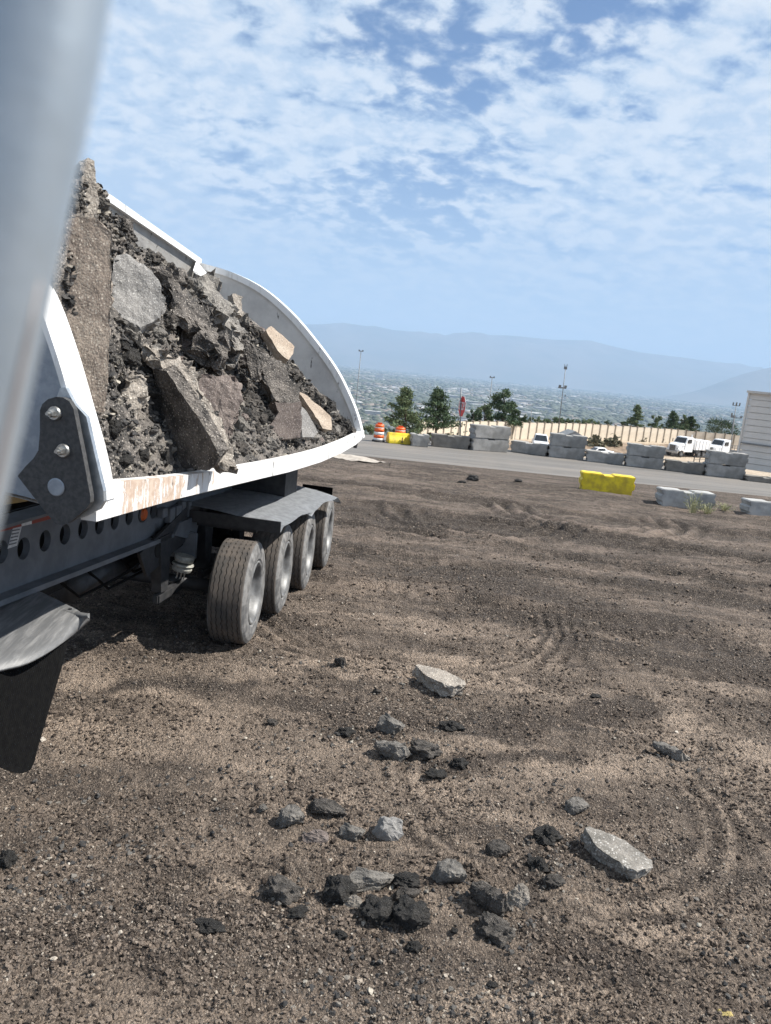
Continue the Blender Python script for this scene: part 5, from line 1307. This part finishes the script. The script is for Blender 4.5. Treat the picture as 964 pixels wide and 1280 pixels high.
# outlines read off the heap, one by one
slab([(70, 345), (84, 285), (98, 272), (120, 276), (137, 290), (139, 345), (139, 400), (136, 470), (127, 515), (118, 545), (103, 500), (88, 420)], 4.02, (.72, -.72, .05), .22, 'rubble_brown', 'tall tan-brown asphalt slab standing at the front of the tub', seed=1, fine=.045, rough=.6)
slab([(84, 284), (92, 240), (101, 205), (110, 195), (116, 200), (118, 228), (125, 252), (118, 274), (98, 284)], 4.35, (.7, -.7, .12), .16, 'rubble_tan', 'pale tan slab forming the very peak of the load', seed=2, fine=.05, rough=.6)
slab([(139, 317), (158, 313), (178, 328), (198, 348), (205, 372), (200, 396), (178, 408), (150, 398), (138, 392)], 5.0, (.62, -.72, .30), .2, 'rubble_slate', 'smooth speckled grey slab beside the tall tan-brown one', seed=3, fine=.04, rough=.9)
slab([(192, 462), (209, 464), (240, 510), (262, 545), (276, 572), (262, 588), (232, 586), (205, 576), (197, 545), (207, 525), (204, 498)], 4.95, (-.42, -.90, -.15), .3, 'rubble_dark', 'wedge slab low in the front of the load its broad face coloured dark as shade', seed=4, fine=.04, rough=.35, back=(.02, .10, .05))  # shade on the broad face is put into a darker asphalt colour
slab([(183, 430), (198, 432), (222, 455), (252, 492), (276, 526), (292, 556), (296, 584), (280, 590), (266, 556), (240, 510), (209, 464), (194, 446)], 5.05, (.62, -.62, .45), .12, 'rubble_tan', 'sunlit edge of the dark wedge slab, added as a paler gritty slab', seed=24, fine=.035, rough=1.5)  # lit edge of the wedge slab, its sunlight put into paler asphalt
slab([(243, 474), (270, 470), (298, 478), (301, 500), (296, 524), (284, 545), (268, 542), (256, 515)], 6.1, (.6, -.75, .25), .2, 'rubble_red', 'reddish brown slab face in the middle of the load', seed=5, fine=.04, rough=1.2)
slab([(320, 437), (333, 440), (351, 453), (366, 471), (376, 488), (377, 505), (362, 504), (344, 500), (336, 478)], 8.1, (.75, -.55, .35), .22, 'rubble_dark', 'long dark grey slab leaning toward the rear, left of the pink slab', seed=6, fine=.045, rough=1.1)
slab([(332, 413), (339, 407), (353, 419), (368, 433), (366, 443), (360, 450), (347, 438)], 8.9, (.7, -.5, .5), .12, 'rubble_peach', 'peach coloured flat slab high near the rear bulkhead', seed=7, fine=.06, rough=.4)
slab([(373, 489), (384, 496), (401, 509), (414, 522), (415, 537), (404, 534), (392, 517)], 9.4, (.75, -.45, .5), .12, 'rubble_peach', 'pale cream stone slab leaning near the rear corner of the tub', seed=8, fine=.06, rough=.6)
slab([(344, 503), (376, 503), (378, 530), (376, 547), (350, 549), (320, 548), (324, 537), (340, 528), (349, 515)], 7.6, (.55, -.8, .2), .25, 'rubble_red', 'pinkish brown square slab low beside the rail', seed=9, fine=.05, rough=.4)
slab([(163, 474), (184, 470), (182, 505), (174, 535), (168, 556), (148, 556), (152, 530), (160, 505)], 4.55, (.85, -.45, .2), .14, 'rubble_tan', 'upright crumbly tan slab edge wrapped by black clods near the tub front', seed=10, fine=.035, rough=1.3)
slab([(160, 540), (178, 534), (202, 540), (190, 552), (168, 562), (150, 565)], 4.6, (.5, -.6, .7), .08, 'rubble_grey', 'small flat grey slab lying at the foot of the dark wedge slab', seed=11, fine=.04, rough=.5)
slab([(182, 428), (196, 430), (216, 452), (238, 478), (226, 480), (207, 462), (190, 442)], 5.2, (.7, -.3, .6), .2, 'rubble_grey', 'pale gritty ledge running down into the dark wedge slab', seed=12, fine=.04, rough=1.2)
slab([(376, 505), (384, 515), (398, 540), (392, 546), (379, 546), (376, 525)], 8.3, (.8, -.5, .3), .14, 'rubble_slate', 'narrow slate grey slab right of the pinkish square slab', seed=13, fine=.05, rough=.5)
slab([(256, 350), (262, 344), (282, 372), (300, 402), (305, 440), (296, 446), (280, 418), (262, 380)], 7.3, (.75, -.35, .55), .25, 'rubble_grey', 'long dark gritty slab running diagonally down the middle of the load', seed=14, fine=.045, rough=2.4)
slab([(214, 350), (230, 352), (256, 385), (276, 415), (284, 445), (270, 442), (248, 412), (222, 378)], 6.3, (.75, -.35, .55), .25, 'rubble_dark', 'rough dark slab diagonally above the reddish brown face', seed=15, fine=.045, rough=2.6)
slab([(290, 366), (302, 370), (303, 396), (296, 392)], 8.3, (.8, -.5, .3), .1, 'rubble_tan', 'small tan slab chip high up near the corner gusset', seed=16, fine=.05, rough=.8)
slab([(303, 428), (314, 426), (322, 440), (324, 470), (316, 476), (308, 455)], 7.5, (.3, -.9, .2), .2, 'rubble_dark', 'thin dark slab edge with a reddish side in the upper middle of the load', seed=17, fine=.05, rough=.7)
# chunk library
LIB = {}
for mt, kinds in (('rubble_dark', 4), ('rubble_grey', 3), ('rubble_tan', 2), ('rubble_black', 3), ('rubble_red', 1), ('pale_stone', 1)):
    LIB[mt] = [chunk_mesh(hash(mt) % 97 * 0 + i*13+len(mt), mt, 'ang', 1, .085) for i in range(kinds)]
LIB['clod'] = [chunk_mesh(40+i, 'rubble_black', 'clod', .85) for i in range(4)]
LIB['clod_grey'] = [chunk_mesh(60+i, 'rubble_dark', 'clod', .85) for i in range(3)]
def heap_chunk(x_, y_, wpx, hpx, lib, label, seed=0, group=None, sink=.08, rot=None):
    h_ = heap_hit(x_, y_)
    if h_[0] is None: return None
    rg = random.Random(seed*7+int(x_)); p = wor(h_[0]); dist = (p-C).dot(F); k_ = dist/FPX
    me = LIB[lib][rg.randrange(len(LIB[lib]))]
    o = link('asphalt_chunk', me, label=label, cat='asphalt chunk')
    if group: o['group'] = group
    s_ = (wpx*k_, wpx*k_*rg.uniform(.8, 1.1), hpx*k_)
    o.scale = s_; o.rotation_euler = (rg.uniform(-.35, .35), rot if rot is not None else rg.uniform(-.5, .5), rg.uniform(-.6, .6))
    n_ = wor(h_[1])-wor((0, 0, 0)); n_ = n_ if n_.dot(C-p) > 0 else -n_
    o.location = p-n_*min(s_)*sink; return o
CH = [(133, 243, 12, 12, 'clod', 'small round black clod at the top edge of the load, against the sky'), (122, 222, 10, 22, 'rubble_dark', 'dark chip leaning on the pale slab at the peak'), (128, 256, 16, 22, 'clod', 'black crumbly lump just under the round clod at the peak'),
      (130, 285, 20, 26, 'rubble_grey', 'bluish grey lump beside the top of the tall tan-brown slab'), (152, 277, 16, 24, 'rubble_dark', 'dark square block near the top against the far rail'),
      (150, 300, 22, 30, 'rubble_tan', 'tan gritty lump above the smooth grey slab'), (175, 300, 26, 34, 'rubble_grey', 'light grey lump high behind the smooth grey slab'), (192, 322, 26, 24, 'clod_grey', 'dark pitted lump on the skyline of the load'),
      (212, 338, 26, 26, 'rubble_dark', 'dark angular lump on the skyline right of the pitted one'), (240, 345, 30, 26, 'clod_grey', 'dark crumbly lump below the far rail corner'), (262, 365, 26, 26, 'rubble_grey', 'grey gritty lump touching the corner gusset'),
      (285, 372, 24, 26, 'rubble_grey', 'grey lump just right of the corner gusset'), (208, 400, 28, 34, 'rubble_dark', 'dark lump right below the smooth grey slab'), (232, 402, 26, 34, 'clod', 'black hollowed clod in the centre of the load'),
      (162, 412, 34, 24, 'clod', 'black clod directly under the smooth grey slab'), (165, 420, 26, 18, 'pale_stone', 'cream coloured stone lump near the tub front'), (160, 450, 40, 44, 'clod', 'large black clod left of the upright tan edge'),
      (150, 490, 26, 60, 'clod', 'tall black clod hugging the tall tan-brown slab'), (192, 455, 40, 36, 'clod', 'large black crumbly clod above the dark wedge slab'), (193, 505, 28, 50, 'clod', 'black clod between the upright tan edge and the wedge slab'),
      (142, 535, 24, 34, 'clod', 'black clod at the bottom corner by the front rim'), (225, 430, 34, 26, 'rubble_red', 'reddish lump above the middle of the load'), (252, 442, 36, 26, 'clod_grey', 'rounded dark lump over the reddish brown slab face'), (262, 405, 22, 22, 'clod', 'black knob in the notch between the two diagonal slabs'),
      (275, 560, 34, 42, 'rubble_grey', 'gritty grey lump at the foot of the wedge slab edge'), (312, 500, 30, 34, 'clod_grey', 'dark lump left of the black round clod'), (331, 520, 30, 26, 'clod', 'black round clod resting on the pinkish square slab'), (300, 535, 24, 44, 'rubble_grey', 'grey lump left of the pinkish square slab'),
      (322, 400, 26, 28, 'rubble_dark', 'dark lump up against the inside of the rear bulkhead'), (345, 470, 22, 40, 'rubble_grey', 'grey lump on the long dark slab'), (372, 455, 22, 20, 'rubble_grey', 'grey stub under the peach coloured slab'), (368, 470, 26, 20, 'clod_grey', 'dark stub under the grey one near the rear bulkhead'),
      (395, 500, 22, 28, 'rubble_dark', 'dark lump behind the pale cream slab'), (412, 512, 24, 34, 'clod', 'black lump between the cream slab and rear bulkhead'), (428, 530, 24, 22, 'clod', 'last black lump in the rear corner of the tub'), (390, 545, 26, 18, 'rubble_grey', 'grey crumbly lump at the rail near the rear'),
      (155, 575, 30, 22, 'clod', 'first black clod on the near rail by the front rim'), (178, 570, 26, 26, 'clod', 'second black clod on the near rail, very crumbly'), (205, 572, 28, 26, 'rubble_black', 'black angular lump on the rail under the wedge slab'), (216, 562, 18, 14, 'rubble_tan', 'small tan lump on the rail under the wedge slab'),
      (243, 568, 34, 32, 'clod', 'big crumbly black clod on the rail right under the wedge slab'), (248, 556, 18, 14, 'pale_stone', 'pinkish lump topping the big rail clod'), (300, 562, 30, 26, 'clod_grey', 'grey black clod on the rail at mid length'), (340, 556, 26, 18, 'rubble_grey', 'grey lump on the rail below the pinkish square slab'), (366, 552, 26, 20, 'clod', 'black clod on the rail right below the pinkish square slab')]
for i, (x_, y_, w_, h_, lb, t_) in enumerate(CH): heap_chunk(x_, y_, w_, h_, lb, t_, i+1)
rg = random.Random(21); kinds_f = ['clod', 'clod', 'clod_grey', 'rubble_dark', 'rubble_grey', 'rubble_black', 'rubble_tan']; kinds_r = ['rubble_dark', 'clod_grey', 'rubble_grey', 'rubble_grey', 'clod_grey', 'rubble_grey', 'rubble_tan', 'rubble_dark', 'clod', 'rubble_red']
SLAB_KEEP = [(108, 400, 36, 130), (170, 358, 34, 42), (235, 530, 30, 42), (273, 505, 24, 30), (350, 470, 20, 22), (352, 430, 18, 18), (397, 513, 16, 22), (352, 528, 24, 20), (166, 515, 14, 40)]
cnt = 0
for k in range(900):
    s_ = rg.uniform(4.0, 10.5); v = rg.uniform(.02, 1.05); q = wor(heap_pt(s_, v)); d = q-C; z_ = d.dot(F); x_ = CX+FPX*d.dot(R)/z_; y_ = CY-FPX*d.dot(U)/z_
    if any(abs(x_-a) < w_ and abs(y_-b) < h_ for a, b, w_, h_ in SLAB_KEEP): continue
    sz = rg.choice([7, 10, 13, 16, 20, 26])*(1.3 if s_ < 5 else 1)
    if v < .12: sz = min(sz, 12)
    lib = rg.choice(kinds_f if s_ < 5.4 else kinds_r)
    tone_w = {'clod': 'black crumbly', 'clod_grey': 'dark grey pitted', 'rubble_dark': 'dark grey angular', 'rubble_grey': 'mid grey gritty', 'rubble_black': 'black angular', 'rubble_tan': 'tan gritty', 'rubble_red': 'reddish'}[lib]
    third = 'front' if x_ < 215 else ('middle' if x_ < 310 else 'rear'); hgt = 'low by the rail' if v < .28 else ('halfway up' if v < .68 else 'near the top')
    if heap_chunk(x_, y_, sz, sz*rg.uniform(.6, 1.1), lib, f'{"small" if sz < 15 else "larger"} {tone_w} lump {hgt}, in the {third} of the load', 100+k, 'broken asphalt lumps in the load', .1): cnt += 1
    if cnt >= 270: break
print('filler chunks', cnt)

# ------------------------------------------------------------------ scattered small stones (instanced)
def unit_stone(seed, mat, n_=11, sub=False):
    rg = random.Random(seed); bm = bmesh.new()
    for i in range(n_): bm.verts.new((rg.gauss(0, 1), rg.gauss(0, 1), rg.gauss(0, .75)))
    for v in bm.verts: v.co = v.co.normalized()*rg.uniform(.4, .55); v.co.z *= .7
    bmesh.ops.convex_hull(bm, input=bm.verts[:]); bmesh.ops.delete(bm, geom=[v for v in bm.verts if not v.link_faces], context='VERTS')
    if sub:
        grow(bm, .3, 2)
        for v in bm.verts: v.co += mn.noise_vector(v.co*5+Vector((seed, 0, 0)))*.09
    return mesh_bm('stone', bm, mat)
def scatter(name, P, Sc, mat, seed, label, cat, sub=False, rz=0):
    c_ = bpy.data.collections.new(name+'_shapes')
    for i in range(7):
        o = bpy.data.objects.new('stone_shape', unit_stone(seed+i, mat, sub=sub)); c_.objects.link(o)
    me = bpy.data.meshes.new(name); n_ = len(P); me.vertices.add(n_); me.vertices.foreach_set('co', np.asarray(P, np.float32).ravel())
    a = me.attributes.new('sc', 'FLOAT', 'POINT'); a.data.foreach_set('value', np.asarray(Sc, np.float32))
    r_ = np.random.RandomState(seed); ro = np.stack([r_.rand(n_)*1.2-.6, r_.rand(n_)*1.2-.6, r_.rand(n_)*6.28], -1)
    a = me.attributes.new('ro', 'FLOAT_VECTOR', 'POINT'); a.data.foreach_set('vector', ro.astype(np.float32).ravel())
    o = link(name, me, kind='stuff', label=label, cat=cat)
    g_ = bpy.data.node_groups.new(name, 'GeometryNodeTree'); g_.interface.new_socket('Geometry', in_out='INPUT', socket_type='NodeSocketGeometry'); g_.interface.new_socket('Geometry', in_out='OUTPUT', socket_type='NodeSocketGeometry')
    k = g_.nodes; gi = k.new('NodeGroupInput'); go = k.new('NodeGroupOutput'); ip = k.new('GeometryNodeInstanceOnPoints'); ci = k.new('GeometryNodeCollectionInfo')
    ci.inputs[0].default_value = c_; ci.inputs['Separate Children'].default_value = True; ci.inputs['Reset Children'].default_value = True
    ip.inputs['Pick Instance'].default_value = True
    n1 = k.new('GeometryNodeInputNamedAttribute'); n1.data_type = 'FLOAT'; n1.inputs[0].default_value = 'sc'
    n2 = k.new('GeometryNodeInputNamedAttribute'); n2.data_type = 'FLOAT_VECTOR'; n2.inputs[0].default_value = 'ro'
    L = g_.links; L.new(gi.outputs[0], ip.inputs['Points']); L.new(ci.outputs[0], ip.inputs['Instance']); L.new(n1.outputs[0], ip.inputs['Scale']); L.new(n2.outputs[0], ip.inputs['Rotation']); L.new(ip.outputs[0], go.inputs[0])
    m_ = o.modifiers.new('scatter', 'NODES'); m_.node_group = g_; return o
r_ = np.random.RandomState(4)
N1 = 260000                                   # grit and gravel on the dirt, thinning with distance
y = 2.3*(14/2.3)**(r_.rand(N1)**1.05); x = (r_.rand(N1)*1.35-.62)*y+.1
dn = fbm(x*1.1, y*1.8, 4)+.5; keep = r_.rand(N1) < np.clip(dn*3.2-1.15, .06, 1)*np.clip(1.5-y/7.5, .12, 1); x = x[keep]; y = y[keep]
sc = .006+.015*r_.rand(len(x))**3; big_ = r_.rand(len(x)) > .994; sc = np.where(big_, .018+.028*r_.rand(len(x)), sc); sc *= np.clip(.75+y/14, .9, 1.7)
scatter('gravel', np.stack([x, y, gz(x, y)+sc*.12], -1), sc, 'loose_stone', 100, 'small tan, grey and black gravel strewn over the dirt', 'gravel')
N3 = 90000                                     # crumbly soil lumps that give the dirt its broken surface
y = 2.3*(15/2.3)**(r_.rand(N3)); x = (r_.rand(N3)*1.35-.62)*y; keep = fbm(x*1.7+3, y*2.4+8, 5, .6)+.5 > .38+.2*r_.rand(N3); keep &= r_.rand(N3) < np.clip(1.6-y/9, .3, 1); x = x[keep]; y = y[keep]
sc = .010+.026*r_.rand(len(x))**2.6; sc *= np.clip(.7+y/10, .9, 1.8)
scatter('soil_clods', np.stack([x, y, gz(x, y)+sc*.05], -1), sc, 'soil_clod', 400, 'crumbly brown soil lumps covering the dirt', 'soil clods', True)
N2 = 14000                                      # crumbs of black asphalt lying in drifts
y = 2.4*(16/2.4)**(r_.rand(N2)); x = (r_.rand(N2)*1.35-.62)*y; keep = fbm(x*1.4+9, y*1.4, 4) > .10; x = x[keep]; y = y[keep]
for gx_, gy_, gw_ in ((488, 925, 60), (490, 948, 70), (420, 1030, 90), (352, 1120, 50), (465, 1130, 110), (600, 1135, 60), (625, 1165, 60), (680, 1060, 60), (690, 1100, 40), (768, 1085, 60), (547, 862, 50), (555, 965, 50), (845, 950, 40), (430, 918, 40)):
    g_ = gnd(gx_, gy_); kk_ = (g_-C).dot(F)/FPX*gw_*.5; x = np.r_[x, g_.x+r_.randn(70)*kk_]; y = np.r_[y, g_.y+r_.randn(70)*kk_*.8]
sc = .010+.032*r_.rand(len(x))**2.5
scatter('asphalt_crumbs', np.stack([x, y, gz(x, y)+sc*.15], -1), sc, 'loose_crumb', 200, 'black asphalt crumbs strewn in drifts over the dirt', 'asphalt crumbs', True)
# crumbs on the load
hp_ = []; hs = []
rg = random.Random(8)
for k in range(6500):
    s_ = rg.uniform(3.9, 10.55); v = rg.uniform(0, 1.1); x_ = heap_pt(s_, v)
    q = wor(x_); d = q-C; z_ = d.dot(F); px_, py_ = CX+FPX*d.dot(R)/z_, CY-FPX*d.dot(U)/z_
    h_ = heap_hit(px_, py_)
    if h_[0] is None or (v < .06 and rg.random() < .5): continue
    hp_.append(tuple(wor(h_[0]+h_[1]*(.01 if h_[1].x > 0 else -.01)))); hs.append(.018+.055*rg.random()**2.5)
scatter('load_crumbs', np.array(hp_), np.array(hs), 'loose_crumb', 300, 'small crumbs and chips of asphalt filling the gaps of the load', 'asphalt crumbs', True)

# ------------------------------------------------------------------ single chunks lying on the dirt
GR = [(547, 854, 64, 30, 'S', 'flat pale slab with a dark broken left side, lying alone in mid ground'), (425, 836, 17, 18, 'rubble_dark', 'small dark pebble-like lump left of the flat pale slab'), (472, 861, 11, 10, 'rubble_dark', 'tiny dark lump just left of the flat pale slab'),
      (488, 911, 33, 30, 'rubble_grey', 'upright grey lump standing behind a pair of lying lumps'), (490, 943, 48, 32, 'rubble_grey', 'left one of the two lying grey lumps in front of the upright one'), (530, 945, 46, 24, 'clod_grey', 'right, longer one of the two lying grey lumps'),
      (433, 916, 24, 16, 'clod', 'black crumb heap left of the upright grey lump'), (565, 912, 34, 16, 'clod', 'black flattish clod right of the upright grey lump'), (839, 943, 46, 26, 'rubble_grey', 'grey peaked lump alone at the far right'), (362, 1022, 34, 32, 'rubble_grey', 'grey angular lump, leftmost of its cluster'),
      (408, 1014, 50, 20, 'rubble_dark', 'low dark wedge half sunk in the dirt behind the cluster'), (440, 1039, 32, 28, 'rubble_grey', 'grey brown lump between the low wedge and the pale grey stone'), (484, 1037, 38, 40, 'rubble_slate', 'light grey smooth faced stone, right end of the cluster'),
      (394, 1046, 32, 18, 'rubble_red', 'small flat pinkish topped stone in front of the cluster'), (719, 1012, 34, 24, 'rubble_grey', 'peaked brown grey lump above the big pale slab'), (620, 1066, 34, 28, 'rubble_dark', 'round grey lump left of the big pale slab'),
      (768, 1071, 86, 50, 'S', 'big pale slab with dark broken side, largest piece at right'), (352, 1116, 50, 40, 'clod_grey', 'dark crumbly clod at the left of the bottom groups'), (372, 1145, 30, 16, 'clod', 'small flat black clod under the left dark one'),
      (458, 1106, 64, 38, 'rubble_grey', 'pale topped lump in the black bottom group'), (472, 1146, 46, 40, 'clod', 'jagged black clod at the front of the bottom group, left half of its long mass'), (512, 1152, 50, 42, 'clod', 'jagged black clod at the front of the bottom group, right half of its long mass'), (424, 1118, 42, 46, 'clod', 'black clod at the left of the bottom group'),
      (440, 1133, 22, 18, 'rubble_tan', 'small tan stone wedged in the bottom group'), (506, 1106, 42, 26, 'clod', 'black clod behind the jagged front pair'), (507, 1122, 34, 22, 'rubble_dark', 'grey flake on top of the jagged black clods'), (560, 1101, 42, 34, 'rubble_grey', 'bluish grey round lump between the bottom groups'),
      (611, 1131, 54, 50, 'rubble_dark', 'large dark boulder of the right bottom pair'), (645, 1131, 28, 36, 'rubble_tan', 'ochre sided stone behind the large dark boulder'), (619, 1166, 52, 42, 'clod_grey', 'lower pitted lump of the right bottom pair'),
      (518, 1187, 22, 18, 'clod', 'small black clod below the jagged front pair'), (424, 1171, 22, 14, 'clod', 'small dark clod left below the bottom group'), (684, 1048, 40, 30, 'clod', 'soft black clump right of the round grey lump'), (672, 1085, 30, 30, 'clod', 'black crumbly clump above the ochre sided stone'), (692, 1108, 28, 16, 'clod_grey', 'small dark lump left of the big pale slab foot'),
      (909, 1274, 22, 11, 'Y', 'yellow stone at the bottom right corner'), (591, 597, 16, 11, 'clod', 'black clod on the dirt just before the road'), (648, 603, 10, 5, 'clod', 'tiny black clod before the road, right of the bigger one'), (577, 603, 12, 5, 'clod', 'tiny black clod before the road, left of the bigger one'),
      (262, 1162, 44, 16, 'clod', 'flat blue-black clod at the lower left'), (8, 1075, 22, 30, 'clod', 'black clod cut off by the left edge'), (340, 905, 16, 12, 'clod_grey', 'tiny dark lump left of the upright grey lump'), (328, 1010, 12, 14, 'rubble_grey', 'tiny grey pebble left of the leftmost cluster lump'),
      (568, 1168, 10, 8, 'clod', 'tiny black crumb left of the right bottom pair'), (745, 872, 14, 7, 'clod', 'tiny flat black crumb in the middle right'), (545, 972, 28, 14, 'clod', 'black crumbs in the hollow right below the two lying lumps'), (575, 958, 22, 18, 'clod', 'black crumbly edge of the hollow by the longer lying lump'), (615, 1235, 14, 9, 'clod', 'tiny black crumb near the bottom middle')]
plain('yellow_stone', (.42, .33, .10), (.30, .24, .11), 30, .8, 0, .5, .004)
LIB['Y'] = [chunk_mesh(91, 'yellow_stone', 'ang', .5)]
LIB['rubble_slate'] = [chunk_mesh(92, 'rubble_slate', 'ang', 1)]
FL = [(0, 0, 0), (0, 0, 0)]
def ground_slab(x_, y_, w_, h_, label, seed, col_):
    """broken slab: flat pale top, fractured sides"""
    g_ = gnd(x_-w_*.02, y_+h_*.34); k_ = (g_-C).dot(F)/FPX; L = w_*k_; rg = random.Random(seed)
    bm = bmesh.new(); out = [(-.50, .26), (-.42, .36), (.12, .33), (.50, .04), (.53, -.06), (.31, -.31), (-.02, -.24), (-.27, -.10)]
    T = [Vector((a*L, b*L*.92, .0)) for a, b in out]; H_ = L*.25
    extrude_poly(bm, [t*(1+rg.uniform(-.05, .03)) for t in T], (0.02*L, -.03*L, H_)); bmesh.ops.triangulate(bm, faces=bm.faces); grow(bm, L*.05, 6); bmesh.ops.recalc_face_normals(bm, faces=bm.faces); bm.normal_update()
    nc = []
    for v in bm.verts: nc.append(v.co+(mn.noise_vector(v.co*14/L*.6)*.04+mn.noise_vector(v.co*30/L*.6)*.022+mn.noise_vector(v.co*70/L*.6)*.01)*L*(1.1-.85*max(0, v.normal.z)))
    for v, c2 in zip(bm.verts, nc): v.co = c2
    o = objb('asphalt_slab', bm, col_, label=label, cat='asphalt slab'); o.location = (g_.x, g_.y+.12*L, float(gz(g_.x, g_.y))-.015); o.rotation_euler = (math.radians(4), math.radians(5), math.radians(-6 if w_ < 70 else -20)); return o
for i, (x_, y_, w_, h_, lb, t_) in enumerate(GR):
    if lb == 'S': ground_slab(x_, y_, w_, h_, t_, i, 'rubble_tan' if w_ < 70 else 'pale_stone'); continue
    g_ = gnd(x_, y_+h_*.22); k_ = (g_-C).dot(F)/FPX; rg = random.Random(i*3+1); me = LIB[lb][rg.randrange(len(LIB[lb]))]
    o = link('asphalt_chunk' if lb != 'Y' else 'yellow_stone', me, label=t_, cat='asphalt chunk' if lb != 'Y' else 'stone')
    sx = w_*k_*1.08; sz = h_*k_*1.12; o.scale = (sx, (sx+sz)/2*(.75 if w_ < 60 else .55), sz*1.08)
    o.rotation_euler = (rg.uniform(-.15, .15), rg.uniform(-.15, .15), rg.uniform(-.3, .3)); o.location = (g_.x, g_.y+.1*sx, float(gz(g_.x, g_.y))+sz*.18)
